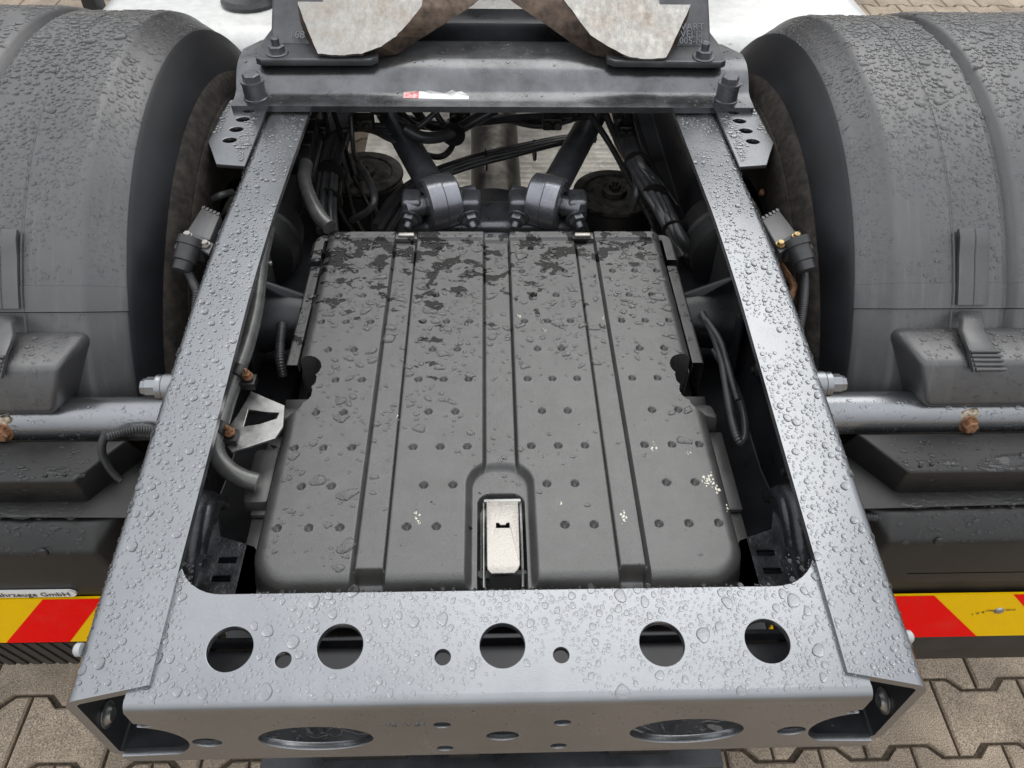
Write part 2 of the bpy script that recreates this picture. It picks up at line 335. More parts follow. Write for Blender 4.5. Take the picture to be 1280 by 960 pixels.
wm = bpy.data.materials.new('water'); wm.use_nodes = True
_b = wm.node_tree.nodes['Principled BSDF']; _b.inputs['Base Color'].default_value = (1, 1, 1, 1); _b.inputs['Roughness'].default_value = .02
_b.inputs['Transmission Weight'].default_value = 1; _b.inputs['IOR'].default_value = 1.33
M['water'] = wm

# ================================================================== GROUND
FX0, FX1, FY0, FY1 = -4.4, 4.6, .1, 6.2
PITX, PITY, AMP, GAP = .19, .135, .012, .0032
gb = MB(); e_ = 400
gb.add([(-e_, -e_, -.06), (e_, -e_, -.06), (e_, FY0, -.06), (-e_, FY0, -.06), (-e_, FY1, -.06), (e_, FY1, -.06), (e_, e_, -.06), (-e_, e_, -.06), (FX0, FY0, -.06), (FX1, FY0, -.06), (FX1, FY1, -.06), (FX0, FY1, -.06)],
       [(0, 1, 2, 9, 8, 3), (4, 11, 10, 5, 6, 7), (3, 8, 11, 4), (9, 2, 5, 10)])
for i in range(len(gb.v)): gb.v[i] = (gb.v[i][0], gb.v[i][1], -.004)
gb.build('ground', M['ground'], kind='structure', smooth=0)
gj = MB().box(FX0, FX1, FY0, FY1, -.08, -.009); bed = gj.build('paving_bed', M['joint'], kind='structure', smooth=0)
bed.name = 'pavement'
def paver_mesh():
    hx = PITX / 2 - GAP; hy = PITY / 2 - GAP; a = AMP; e = .026; s = .026
    half = [(-hx, hy + a), (-hx + e, hy + a), (-hx + e + s, hy - a), (hx - e - s, hy - a), (hx - e, hy + a), (hx, hy + a)]
    loop = half + [(x, -y) for x, y in reversed(half)]
    cx = lambda p, k: (p[0] * (1 - k / hx), p[1] - math.copysign(k, p[1]))
    vs = [(*cx(p, .004), 0) for p in loop] + [(*p, -.004) for p in loop] + [(*p, -.03) for p in loop]
    n = len(loop); fs = [tuple(reversed(range(n)))]
    for r in range(2):
        for k in range(n): fs.append((r * n + k, r * n + (k + 1) % n, (r + 1) * n + (k + 1) % n, (r + 1) * n + k))
    return vs, fs
pv, pf = paver_mesh()
proto = MB().add(pv, pf).build('paving_stone', M['paver'], bed, smooth=20)
cells = []
ny = int((FY1 - FY0) / PITY); nx = int((FX1 - FX0) / PITX)
OX, OY = 1.03, .59
for j in range(-3, ny + 3):
    for i in range(-nx, nx):
        x = OX + (i + .5 * (j % 2)) * PITX; y = OY + j * PITY
        if not (FX0 + .1 < x < FX1 - .1 and FY0 + .08 < y < FY1 - .08): continue
        px, py = proj((x, y, 0)); dep = (CM.T @ (np.array((x, y, 0)) - CPOS))[2]
        vis = dep > .2 and -70 < px < 1350 and -25 < py < 1030 and ((abs(x) > .62 and y < 1.0) or (y > 3.0 and abs(x) > 1.0))
        cells.append((0 if vis else 1, (abs(px - 640) / 640 + dep), x, y))
cells.sort()
rest = MB(); nvis = 0
for k, (v, _, x, y) in enumerate(cells):
    dz = random.uniform(-.0012, .0012); rz = random.uniform(-.004, .004)
    Mx = Matrix.Translation((x, y, dz)) @ Matrix.Rotation(rz, 4, 'Z')
    if v == 0 and nvis < 290:
        o = proto if nvis == 0 else proto.copy()
        if nvis: COL.objects.link(o); o.parent = bed
        o.matrix_local = Mx; nvis += 1
    else: rest.add([Mx @ Vector(q) for q in pv], pf)
rest.build('paving_stones', M['paver'], bed, smooth=20, kind='stuff')

# ================================================================== TRUCK
truck = empty('tractor_truck', (0, 0, 0))
truck['label'] = 'grey wet tractor truck seen from above its rear frame end, with ribbed cover and fenders'
truck['category'] = 'truck'

M['wbolt'] = mat('dark_bolt_paint', (.07, .072, .08), .3, .6, nscale=60, namt=.2)
# ---- frame rails
def rail_top(y):
    if y < .80: return .9095 + (y - .289) * .096
    if y < 1.0:
        t = (y - .80) / .2; return .9585 + .0065 * (t * (2 - t))
    return .965 - max(0, min(.012, (y - 1.0) * .03))
def rail_bot(y):
    return .772 - min(1, max(0, (y - .35) / .35)) * .07
W = MB(); th = .009
def section(y, sk=0):
    zt, zb = rail_top(y), rail_bot(y); ro = .012; pts = []
    for k in range(6):      # outer top bend
        a = PI / 2 * k / 5; pts.append((.406 - ro + ro * math.cos(PI / 2 - a) if False else .406 - ro + ro * math.sin(a), zt - ro + ro * math.cos(a)))
    pts.insert(0, (.3305, zt)); pts.append((.406, zb + ro))
    for k in range(1, 6):
        a = PI / 2 * k / 5; pts.append((.406 - ro + ro * math.cos(a), zb + ro - ro * math.sin(a)))
    pts.append((.3305, zb)); pts.append((.3305, zb + th))
    ri = .004
    for k in range(4):
        a = PI / 2 * k / 3; pts.append((.397 - ri + ri * math.sin(a), zb + th + ri - ri * math.cos(a)))
    for k in range(4):
        a = PI / 2 * k / 3; pts.append((.397 - ri + ri * math.cos(a), zt - th - ri + ri * math.sin(a)))
    pts.append((.3305, zt - th))
    n = []
    for x, z in pts:
        yy = y
        if sk and z > zt - .03: yy += sk * (.406 - x)
        n.append((x, yy, z if not sk else (rail_top(yy) - (zt - z) if z > zt - .03 else z)))
    return n
ys = [.289, .31, .35, .40, .45, .5, .55, .6, .65, .7, .74, .78, .8, .82, .85, .88, .92, .96, 1.0, 1.1, 1.25, 1.4, 1.8, 2.4, 3.6]
secs = [section(y, .2 if i == 0 else (.12 if i == 1 else 0)) for i, y in enumerate(ys)]; n = len(secs[0])
for s_ in secs: W.add(s_, [])
for i in range(len(secs) - 1):
    for k in range(n): W.f.append((i * n + k, i * n + (k + 1) % n, (i + 1) * n + (k + 1) % n, (i + 1) * n + k))
# end caps as quads between outer and inner outline
W.f.append(tuple(range(n)))
rails = {}
for sgn in (1, -1):
    m = W if sgn == 1 else W.mirror()
    rails[sgn] = m.build('frame_rail', M['paint'], truck, smooth=35, label='%s frame rail with turned-in top flange, beaded with rain' % ('right' if sgn > 0 else 'left'))
    rails[sgn].data.materials.append(M['web'])       # shade inside the channel, put in as a near-black second material
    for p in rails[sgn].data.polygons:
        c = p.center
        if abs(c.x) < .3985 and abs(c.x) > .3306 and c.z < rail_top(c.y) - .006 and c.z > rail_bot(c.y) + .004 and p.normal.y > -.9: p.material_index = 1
# bolts on the web's inside
for sgn in (1, -1):
    spots = [(.42, .83), (.52, .86), (.50, .80), (.60, .87), (.62, .81), (.70, .88), (.74, .84), (.78, .89), (.80, .82), (.86, .90), (.90, .84), (1.0, .90), (1.05, .84), (1.12, .90), (1.2, .86), (1.3, .9)]
    for (y, z) in spots:
        b = MB().hexbolt((sgn * .3968, y, z), (-sgn, 0, 0), .0105, .010, stud=.006)
        b.build('bolt', M['wbolt'], rails[sgn])
    # side marker cap low on the outer web
    q = P(1134, 796, x=.407) if sgn > 0 else P(100, 812, x=-.407)
    MB().lathe(q, (sgn, 0, 0), [(-.002, .0065), (.003, .0065), (.005, .0045), (.006, 0)], 20).build('reflector_stud', M['stud'], rails[sgn])

# hole in each rail web end
# ---- rear crossmember
xb = MB(); T = .008
def fill(cx, cy, r, a0, a1, n=10): return circ(cx, cy, r, n=n, a0=a0, a1=a1)
zx = lambda y: .9045 + (y - .283) * .083
outer = [(-.352, .2925), (.352, .2925), (.352, .33), (.372, .34), (.372, .47), (.336, .47)] + \
        [(.336 - .052 * (1 - math.cos(a)) , .447 - .052 * math.sin(a)) for a in [PI / 2 * k / 10 for k in range(11)]] + \
        [(-(.336 - .052 * (1 - math.cos(a))), .447 - .052 * math.sin(a)) for a in [PI / 2 * k / 10 for k in range(10, -1, -1)]] + \
        [(-.336, .47), (-.372, .47), (-.372, .34), (-.352, .33)]
holes = [circ(x, y, .0222, .0222, 48) for x, y in ((-.264, .339), (-.158, .34), (0, .338), (.157, .337), (.262, .338))]
holes += [circ(x, .3275, .0078, n=24) for x in (-.211, -.058, .057)]
xb.plate(outer, holes, T, lambda u, v, w_: (u, v, zx(v) - T / 2 + w_), .0006)
# fold: quarter bend from top to rear face
fr = .0105; vs = []; K = 8; xs = np.linspace(-.352, .352, 40)
for x in xs:
    for k in range(K + 1):
        a = PI / 2 * k / K; zc = zx(.2935) - fr
        vs.append((x, .2935 - fr * math.sin(a), zc + fr * math.cos(a)))
    for k in range(K + 1):
        a = PI / 2 * (K - k) / K; zc = zx(.2935) - fr; r2 = fr - T
        vs.append((x, .2935 - r2 * math.sin(a), zc + r2 * math.cos(a)))
m2 = 2 * (K + 1); fs = []
for i in range(len(xs) - 1):
    for k in range(m2): fs.append((i * m2 + k, i * m2 + (k + 1) % m2, (i + 1) * m2 + (k + 1) % m2, (i + 1) * m2 + k))
fs.append(tuple(range(m2))); fs.append(tuple(range((len(xs) - 1) * m2, len(xs) * m2)))
xb.add(vs, fs)
ztop = zx(.2935) - fr; zbo = .7765
side = [(.352, ztop + .0005), (.352, .872)] + [(.352 - .014 * math.sin(a), .872 - .010 * (1 - math.cos(a))) for a in (.5, 1., 1.4)]
side += [(.362 - .048 * math.cos(a), .822 + .042 * math.sin(a)) for a in [1.35 - (2.3) * k / 12 for k in range(13)]]
side += [(.362, .786), (.392, .784), (.392, zbo)]
outer = [(x, z) for x, z in side] + [(-x, z) for x, z in reversed(side)]
holes = [circ(-.187, .8235, .057, .032, 48), circ(.187, .8235, .058, .033, 48), circ(0, .821, .0165, .0125, 24)]
holes += [circ(x, z, .0085, .0075, 20) for x in (-.0595, .0585) for z in (.8535, .7885)] + [circ(x, .819, .0145, .0115, 24) for x in (-.296, .296)]
xb.plate(outer, holes, T, lambda u, v, w_: (u, .283 + T / 2 - w_, v), .0006)
# bottom fold and bottom flange
xb.box(-.392, .392, .2832, .2915, .767, .7762, .0025)
cross = xb.build('rear_crossmember', M['paint'], truck, smooth=40, label='wet folded end plate with five large round holes and oval cut-outs')
MB().plate([(-.389, .292), (.389, .292), (.389, .40), (-.389, .40)], [circ(-.19, .352, .018), circ(.187, .35, .020)], T, lambda u, v, w_: (u, v, .7705 + w_), .0006).box(-.389, .389, .402, .408, .70, .79, .001).build('inner_flange', M['web'], cross)  # crossmember's inside in the same near-black, its shade painted in
# bolts seen in the small face holes
for x, z in [(-.0595, .8535), (-.0595, .7885), (.0585, .8535), (.0585, .7885), (0, .821), (-.296, .819), (.296, .819)]:
    r = .0062 if z != .821 and abs(x) < .1 else .010
    MB().hexbolt((x, .294, z), (0, -1, 0), r, .004, washer=False).box(x - r * 1.8, x + r * 1.8, .292, .296, z - r * 1.8, z + r * 1.8).build('bolt', M['cast'], cross)
for sgn in (1, -1):
    q = P(134 if sgn < 0 else 1105, 893 if sgn < 0 else 876, x=sgn * .3965)
    MB().lathe(q, (-sgn, 0, 0), [(0, .0135), (.0015, .0135), (.002, .011), (.004, .0085), (.006, .007), (.006, 0)], 20).build('bolt', M['alu'], rails[sgn])  # bright disc added for the light ground seen through a web hole
# faint stamp
def text(s, size, Mx, name, m, parent, ext=.0006, align='CENTER'):
    cu = bpy.data.curves.new('t', 'FONT'); cu.body = s; cu.size = size; cu.extrude = ext; cu.align_x = align; cu.resolution_u = 2
    o = bpy.data.objects.new('t', cu); COL.objects.link(o); bpy.context.view_layer.update()
    me = bpy.data.meshes.new_from_object(o.evaluated_get(bpy.context.evaluated_depsgraph_get())); bpy.data.objects.remove(o)
    me.transform(Mx); me.materials.clear(); me.materials.append(m)
    p = bpy.data.objects.new(name, me); COL.objects.link(p); p.parent = parent; return p
def frame(o, u, v):
    u = Vector(u).normalized(); n_ = u.cross(Vector(v)).normalized(); v = n_.cross(u)
    return Matrix.Translation(o) @ Matrix((u, v, n_)).transposed().to_4x4()
text('02 10 231', .011, frame((-.092, .2828, .853), (1, 0, 0), (0, 0, 1)), 'stamped_number', M['paint'], cross, .0004)

M['gus'] = mat('gusset_paint', (.07, .072, .08), .25, .6, nscale=25, namt=.2, bump=.5, bscale=180, rvar=.1)
# inner gussets between crossmember, rail and cover
for sgn in (1, -1):
    g = MB()
    g.plate([(.285, .43), (.332, .43), (.385, .45), (.388, .58), (.36, .585), (.345, .535), (.30, .52), (.285, .50)],
            [[(.318, .497), (.34, .497), (.34, .505), (.318, .505)], [(.320, .472), (.342, .472), (.342, .480), (.320, .480)]],
            .006, lambda u, v, w_: (sgn * u, v, .80 + w_ + .25 * max(0, u - .35) ** 1.0 * 1.0), .001)
    g.tube([(sgn * .362, .60, .78), (sgn * .357, .57, .83), (sgn * .352, .535, .845), (sgn * .356, .50, .82)], .009, 10)
    g.hull([(sgn * x, y, z) for x, y, z in ((.352, .60, .80), (.372, .60, .80), (.350, .53, .86), (.372, .53, .87), (.366, .50, .80), (.385, .50, .83), (.352, .57, .85), (.375, .57, .86), (.36, .44, .80), (.385, .44, .80))], .006)
    g.build('gusset', M['gus'], truck, smooth=40)
# floor pan under the cover box, between the rails
MB().box(-.37, .37, .42, 1.08, .62, .632, .002).build('floor_pan', M['web'], truck)

# ---- ribbed cover
res = .0012
gx = np.arange(-.322, .3221, res); gy = np.arange(.412, 1.1361, res)
X, Y = np.meshgrid(gx, gy)
def sst(a, b, v): t = np.clip((v - a) / (b - a), 0, 1); return t * t * (3 - 2 * t)
def rrect(X, Y, x0, x1, y0, y1, r):
    cx, cy = (x0 + x1) / 2, (y0 + y1) / 2; qx = np.abs(X - cx) - (x1 - x0) / 2 + r; qy = np.abs(Y - cy) - (y1 - y0) / 2 + r
    return -(np.hypot(np.maximum(qx, 0), np.maximum(qy, 0)) + np.minimum(np.maximum(qx, qy), 0) - r)
d = rrect(X, Y, -.286, .286, .437, 1.35, .05)
H = np.where(d > .018, 0, np.where(d > 0, -.018 * (1 - np.sqrt(np.clip(1 - (1 - np.clip(d, 0, .018) / .018) ** 2, 0, 1))), -.018 + d * 5))
# raised panels between recessed strips
strip = np.zeros_like(X)
for a, b in ((-.168, -.132), (-.018, .024), (.137, .170)):
    s1 = sst(a - .0016, a + .0016, X) * (1 - sst(b - .0016, b + .0016, X))
    strip = np.maximum(strip, s1)
H -= strip * .0055
for a in (-.168, -.132, -.018, .024, .137, .170):      # fine groove along each strip edge
    H -= .0055 * np.exp(-((X - a) / .0013) ** 2) * (Y < 1.083)
for a, b in ((-.166, -.134), (.139, .168)):          # strips drop away near the front lip
    s1 = sst(a - .002, a + .002, X) * (1 - sst(b - .002, b + .002, X)); H -= s1 * sst(.468, .455, Y) * 0 + s1 * (1 - sst(.452, .464, Y)) * .022
H -= .0035 * np.exp(-((Y - 1.0865) / .0022) ** 2)      # groove below the far rim
H += .002 * sst(1.088, 1.091, Y)
# dimples
spots = []
rows = 0
for k in range(10):
    y = .5145 + .0607 * k
    if k % 2 == 0: L3 = [-.2625, -.2255, -.189, -.1100, -.0750, -.0400, .0430, .0780, .1130, .191, .227, .263]
    else: L3 = [-.2440, -.2070, -.0930, -.0570, .0600, .0950, .210, .246]
    for x in L3:
        if k == 0 and abs(x) < .05: continue
        if abs(x) > .24 and .70 < y < .80: continue
        spots.append((x, y))
for x, y in spots:
    rr = np.hypot(X - x, Y - y); H -= .0065 * np.clip(1 - rr / .0056, 0, 1) ** .8; H += .0004 * np.exp(-((rr - .0055) / .0008) ** 2)
# side steps: outside .286 a lower flange
def band(lo, hi, v, s=.0015): return sst(lo - s, lo + s, v) * (1 - sst(hi - s, hi + s, v))
AX = np.abs(X)
fl = np.full_like(H, -.075)
fl = np.where((AX < .309) & (Y > 1.035), -.006, fl)              # rim corner pieces
fl = np.where((AX < .306) & (Y > .80) & (Y < 1.030), -.014, fl)   # side flange beside the raised panel
H = np.where((AX > .286 - .003), np.maximum(np.minimum(H, -.003), fl), H)
H = np.where((AX > .286) & (Y > .80), fl, H)
low = (Y < .80)
H = np.where(low, np.maximum(H, -.05 - .03 * (AX > .309)), H)
H = np.where((Y > 1.108), np.maximum(-.06, H - (Y - 1.108) * 0), H)
rimd = rrect(X, Y, -.309, .309, .3, 1.112, .02)
H = np.where(rimd < .006, H - (.006 - np.clip(rimd, -.02, .006)) ** 1 * 1.2, H); H = np.where(rimd < -.001, -.075, H)
# wavy notch on both sides
nd = np.full_like(H, 9.)
for cx, cy, r in ((.272, .783, .021), (.274, .758, .020), (.276, .733, .020), (.286, .716, .020), (.30, .77, .028), (.30, .735, .028)):
    nd = np.minimum(nd, np.hypot(AX - cx, Y - cy) - r)
H = np.where(nd < .0012, -.075, H)
gap = (AX > .2835) & (AX < .2875) & (Y > .795) & (Y < 1.09); H = np.where(gap, -.03, H)
# latch recess
ld = rrect(X, Y, -.040, .043, .40, .612, .036)
wall = sst(-.002, .008, ld)
H = np.where(ld > -.002, np.minimum(H, H * (1 - wall) + wall * np.where(H > -.03, -.014, H)), H)
ld2 = rrect(X, Y, -.026, .031, .40, .570, .016)
H = np.where(ld2 > -.001, H - .020 * sst(-.001, .003, ld2) * (H > -.04), H)
H = np.where(Y < .424 + 0 * X, -.075, H)
Z = .85 + np.clip(H, -.075, .01)
ny_, nx_ = X.shape
co = np.stack([X, Y, Z], -1).reshape(-1, 3).astype(np.float32)
idx = np.arange(ny_ * nx_).reshape(ny_, nx_)
q = np.stack([idx[:-1, :-1], idx[:-1, 1:], idx[1:, 1:], idx[1:, :-1]], -1).reshape(-1, 4)
flat = Z[:-1, :-1] < .777
zq = Z[:-1, :-1]; keep = ~(((np.abs(X[:-1, :-1]) > .284) & (Y[:-1, :-1] > .71) & (zq < .824)) | ((Z[:-1, :-1] < .7755) & (Z[1:, 1:] < .7755) & (Z[1:, :-1] < .7755) & (Z[:-1, 1:] < .7755))).reshape(-1)
q = q[keep]
me = bpy.data.meshes.new('ribbed_cover'); me.vertices.add(len(co)); me.vertices.foreach_set('co', co.ravel())
me.loops.add(q.size); me.loops.foreach_set('vertex_index', q.ravel().astype(np.int32))
me.polygons.add(len(q)); me.polygons.foreach_set('loop_start', np.arange(0, q.size, 4, dtype=np.int32)); me.update(calc_edges=True)
b = bmesh.new(); b.from_mesh(me); bmesh.ops.delete(b, geom=[v for v in b.verts if not v.link_faces], context='VERTS'); b.to_mesh(me); b.free()
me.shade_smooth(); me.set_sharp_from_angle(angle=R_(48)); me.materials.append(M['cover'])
cover = bpy.data.objects.new('ribbed_cover', me); COL.objects.link(cover); cover.parent = truck
cover['label'] = 'ribbed dark grey plastic cover with dimples, puddles and a silver latch'
def cover_z(x, y):
    j = int(round((y - gy[0]) / res)); i = int(round((x - gx[0]) / res))
    if 0 <= i < nx_ and 0 <= j < ny_: return float(Z[j, i])
    return 0
# box body below the cover and its sides
MB().box(-.300, .300, .430, 1.105, .66, .776, .01).build('cover_base', M['black'], cover)
for sgn in (1, -1):   # lower side flanges and tabs
    fb = MB().box(sgn * .284 if sgn > 0 else -.312, .312 if sgn > 0 else -.284, .418, .56, .797, .803, .002)
    fb.box(*sorted((sgn * .285, sgn * .313)), .56, .69, .801, .8105, .003)
    if sgn < 0: fb.box(-.322, -.288, .567, .655, .80, .828, .008)
    fb.build('side_flange', M['cover'], cover)
for sgn in (1, -1):
    MB().hull([(sgn * x, y, z) for x, y, z in ((.262, .748, .785), (.300, .748, .785), (.262, .725, .785), (.300, .725, .785), (.264, .748, .822), (.300, .748, .822), (.264, .728, .816), (.300, .728, .816))], .003).build('notch_block', M['black'], cover)
    MB().hull([(sgn * x, y, z) for x, y, z in ((.266, .722, .785), (.306, .722, .785), (.270, .697, .80), (.308, .690, .80), (.266, .722, .832), (.300, .722, .832), (.272, .702, .838), (.304, .695, .836))], .004).build('notch_pad', M['cover'], cover)
# latch
la = MB(); za = .846
la.plate([(x, y) for x, y in ((-.0145, .4545), (-.010, .450), (.016, .450), (.0205, .4545), (.0225, .46), (.0235, .552), (.020, .556), (-.0125, .556), (-.0155, .552), (-.0150, .46))],
         [[(-.004, .513), (.012, .513), (.012, .520), (.009, .520), (.007, .517), (.001, .517), (-.001, .520), (-.004, .520)]],
         .003, lambda u, v, w_: (u, v, za + w_ - .5 * max(0, .458 - v) + .15 * max(0, .50 - v) - .6 * max(0, v - .548)), .0008)
latch = la.build('latch', M['steel'], cover, label='silver steel draw latch lever')
lw = MB()
for x in (-.0185, .0262): lw.tube([(x, .555, .838), (x, .53, .842), (x, .49, .836), (x, .445, .828)], .0018, 8)
lw.box(-.019, .027, .552, .557, .830, .845, .0015); lw.build('latch_wire', M['alu'], latch)
MB().plate([(-.029, .418), (.034, .418), (.034, .461), (.030, .4655), (-.025, .4655), (-.029, .461)], [[(-.022, .450), (-.012, .450), (-.012, .4545), (-.022, .4545)]], .004,
           lambda u, v, w_: (u, v + w_ * .3, .829 + w_ - 1.0 * max(0, .455 - v)), .001).build('latch_plate', M['black'], latch)
MB().box(-.021, .003, .47, .54, .815, .832, .002).box(.006, .026, .47, .54, .815, .832, .002).build('latch_seat', M['black'], latch)
for px in (508, 728):
    c = P(px, 294.5, z=.853)
    MB().box(c.x - .0135, c.x + .0135, c.y - .0045, c.y + .0045, .851, .857, .002).build('hinge_clip', M['steel'], cover)
    MB().box(c.x - .019, c.x + .019, c.y - .008, c.y + .011, .843, .8525, .002).build('hinge_seat', M['cover'], cover)
# bird lime specks on the right panel
sm = MB()
for (cx, cy, s) in ((883, 603, 7), (893, 608, 9), (888, 596, 5), (817, 560, 5), (860, 567, 3), (779, 640, 5), (781, 648, 4), (700, 629, 2.5), (911, 633, 3), (497, 398 + 120, 2.5), (521, 643, 4), (523, 653, 3), (680, 414, 3), (648, 395, 3), (753, 394, 2.5)):
    for k in range(int(3 + s)):
        c = P(cx + random.gauss(0, s * .5), cy + random.gauss(0, s * .6), z=.85); r = random.uniform(.0005, .0013) * (s / 5) ** .5; zc = cover_z(c.x, c.y)
        if zc < .84: continue
        n_ = 7; ph = random.random()
        pts = [(c.x + r * (1 + .5 * random.uniform(-1, 1)) * math.cos(2 * PI * i / n_), c.y + 1.5 * r * (1 + .5 * random.uniform(-1, 1)) * math.sin(2 * PI * i / n_), zc + .0002) for i in range(n_)]
        sm.add(pts + [(c.x, c.y, zc + .0006)], [(i, (i + 1) % n_, n_) for i in range(n_)])
M['lime'] = mat('dried_splash', (.75, .72, .6), .8)
sm.build('pale_splashes', M['lime'], cover, smooth=0, kind='stuff')

# ---- tubular cross tube behind the cover sides with triangular flanges
for sgn in (1, -1):
    c = MB(); c.lathe((sgn * .27, .95, .79), (sgn, 0, 0), [(0, .040), (.035, .040), (.055, .047), (.09, .050), (.118, .056), (.118, 0)], 28)
    c.hull([(sgn * .386, .86, .74), (sgn * .386, 1.06, .74), (sgn * .386, 1.08, .90), (sgn * .386, .90, .88), (sgn * .378, .86, .74), (sgn * .378, 1.06, .74), (sgn * .378, 1.08, .90), (sgn * .378, .90, .88)], .003)
    c.hull([(sgn * .30, .96, .83), (sgn * .385, .95, .88), (sgn * .385, .958, .88), (sgn * .30, .968, .83), (sgn * .385, .95, .82), (sgn * .30, .95, .81), (sgn * .385, .96, .82)], .002)
    c.build('cross_tube', M['web'], truck, smooth=45)

# ---- front corrugated mounting plate
cp = MB(); prof = [(1.318, .970), (1.334, .971), (1.352, .972), (1.368, .977), (1.382, .990), (1.398, 1.001), (1.414, 1.007), (1.43, 1.009), (1.50, 1.009), (1.512, 1.006), (1.53, .985), (1.56, .965), (1.60, .965)]
PL = prof + [(y, z - .011) for y, z in reversed(prof)]
xs = [-.465, -.462, -.44, -.40, 0, .40, .445, .469, .472]; vs = []; fs = []
for x in xs:
    ch = max(0, abs(x) - .44) * 1.5
    for (y, z) in PL: vs.append((x, y if y < 1.45 else y - ch, z))
n = len(PL)
for i in range(len(xs) - 1):
    for k in range(n): fs.append((i * n + k, i * n + (k + 1) % n, (i + 1) * n + (k + 1) % n, (i + 1) * n + k))
for st in (0, (len(xs) - 1) * n):
    h = n // 2
    for k in range(h - 1): fs.append((st + k, st + k + 1, st + n - 2 - k, st + n - 1 - k))
cp.add(vs, fs)
M['plate'] = mat('corrugated_plate_paint', (.15, .153, .16), .22, .8, nscale=14, namt=.18, rvar=.07, bump=.1, bscale=300, extra=mist(300, .28, .5))
cplate = cp.build('mounting_plate', M['plate'], truck, smooth=50, label='dark glossy corrugated cross plate with a torn white and red sticker')
for px in (315, 911):
    c = P(px, 114, z=.99); b = MB()
    b.lathe((c.x, 1.347, .970), (0, 0, 1), [(0, .0215), (.003, .0215), (.004, .0195), (.028, .0195), (.030, .018), (.030, .021), (.034, .021), (.034, .014), (.034, 0)], 28)
    b.hexbolt((c.x, 1.347, 1.004), (0, 0, 1), .0145, .012, washer=False); b.build('bolt', M['cast'], cplate)
# torn sticker
def on_lip(px, py, dz=.0006):
    c = P(px, py, z=.9745); 
    zz = np.interp(c.y, [p[0] for p in prof], [p[1] for p in prof]); c = P(px, py, z=zz + dz); return c
def patch(m, pts, name, parent, f, smooth=0):
    c = f(sum(p[0] for p in pts) / len(pts), sum(p[1] for p in pts) / len(pts))
    return MB().add([f(*p) for p in pts] + [c], [(i, (i + 1) % len(pts), len(pts)) for i in range(len(pts))]).build(name, m, parent, smooth=smooth)
stk = patch(M['white'], [(522, 123), (524, 114), (531, 115), (536, 113), (541, 117), (550, 118), (561, 117), (565, 112), (570, 115), (577, 114), (582, 117), (586, 119), (586, 124), (560, 124)], 'torn_sticker', cplate, on_lip)
patch(M['sticker_red'], [(504, 122.5), (505, 115), (520, 113.5), (524, 115), (523, 123)], 'red_sticker_corner', stk, lambda a, b: on_lip(a, b, .0009))
# dark beam and block beyond the plate
MB().box(-.30, .30, 1.60, 1.68, .95, 1.005, .006).build('subframe_beam', M['paint_dark'], truck)
for sgn in (1, -1):
    MB().box(*sorted((sgn * .36, sgn * .455)), 1.1, 3.0, .70, .955, .004)

# ---- brackets with four slots
for sgn in (1, -1):
    b = MB(); lean = .04
    fn = lambda u, v, w_: (sgn * u, v, .957 + w_ - .0 * u)
    o_ = [(.405, 1.360), (.478, 1.360), (.487, 1.222), (.452, 1.140), (.405, 1.134)]
    hs = [circ(abs(q.x), q.y, .0115, .009, 24) for q in [P(a_, b_, z=.9605) for a_, b_ in ((311, 137.5), (303.5, 149), (295.5, 161.5), (287, 175))]]
    b.plate(o_, hs, .007, fn, .001)
    b.plate([(1.120, .82), (1.37, .82), (1.37, .95), (1.131, .95)], [], .007, lambda u, v, w_: (sgn * (.4085 + w_), u, v), .001)
    b.build('slotted_bracket', M['paint'], truck, label='%s angled bracket with four oval slots' % ('right' if sgn > 0 else 'left'))

# ---- fifth wheel
fw = empty('fifth_wheel', (0, 0, 0), truck); fw['label'] = 'scuffed bare steel coupling plate with V-shaped throat and rusty flanks'
p0 = (0, 1.385, 1.03); nn = _n((0, -.42, 1))
def fwp(px, py, dz=0): 
    v = Ppl(px, py, p0, nn); return v + Vector((0, 0, dz))
def ragged(L_, a, k=5):
    o = []
    for i, p in enumerate(L_):
        q = L_[(i + 1) % len(L_)]
        for j in range(k):
            t = j / k; o.append((p[0] + (q[0] - p[0]) * t + random.uniform(-a, a) * (p[1] > -40), p[1] + (q[1] - p[1]) * t + random.uniform(-a, a) * (p[1] > -40)))
    return o
def ramp(topL, botL, name):
    topL = ragged(topL, .45); botL = ragged(botL, .2)
    Tp = [fwp(*p) for p in topL]; Bp = [Ppl(p[0], p[1], (0, 1.40, .998), nn) for p in botL]; n = len(Tp)
    face = MB(); c = sum(Tp, Vector()) / n
    face.add(Tp + [v + Vector((0, .006, -.006)) for v in Tp], [tuple(range(n)), tuple(reversed(range(n, 2 * n)))] + [(k, (k + 1) % n, n + (k + 1) % n, n + k) for k in range(n)])
    f = face.build(name, M['fifth'], fw, smooth=25)
    s = MB(); s.add([v + Vector((0, .0012, -.0012)) for v in Tp] + Bp, [tuple(range(n)), tuple(reversed(range(n, 2 * n)))] + [(k, (k + 1) % n, n + (k + 1) % n, n + k) for k in range(n)])
    s.build('ramp_side', M['fifth_side'], f, smooth=25)
ramp([(368, -60), (372, 5), (385, 38), (397, 67), (425, 69), (452, 67), (476, 58), (495, 45), (512, 27), (527, 8), (535, -60)],
     [(338, -60), (352, 2), (374, 38), (397, 70), (425, 72), (470, 72), (496, 68), (530, 46), (560, 27), (592, 6), (660, -60)], 'coupling_ramp')
ramp([(869, -60), (864, 5), (848, 40), (833, 72), (810, 74), (786, 71), (760, 58), (738, 44), (722, 22), (704, -2), (680, -60)],
     [(900, -60), (882, 5), (858, 40), (835, 75), (810, 77), (778, 77), (742, 69), (712, 52), (680, 29), (640, 2), (580, -60)], 'coupling_ramp')
q = P(562, 27, y=1.70); q2 = P(702, 30, y=1.70)
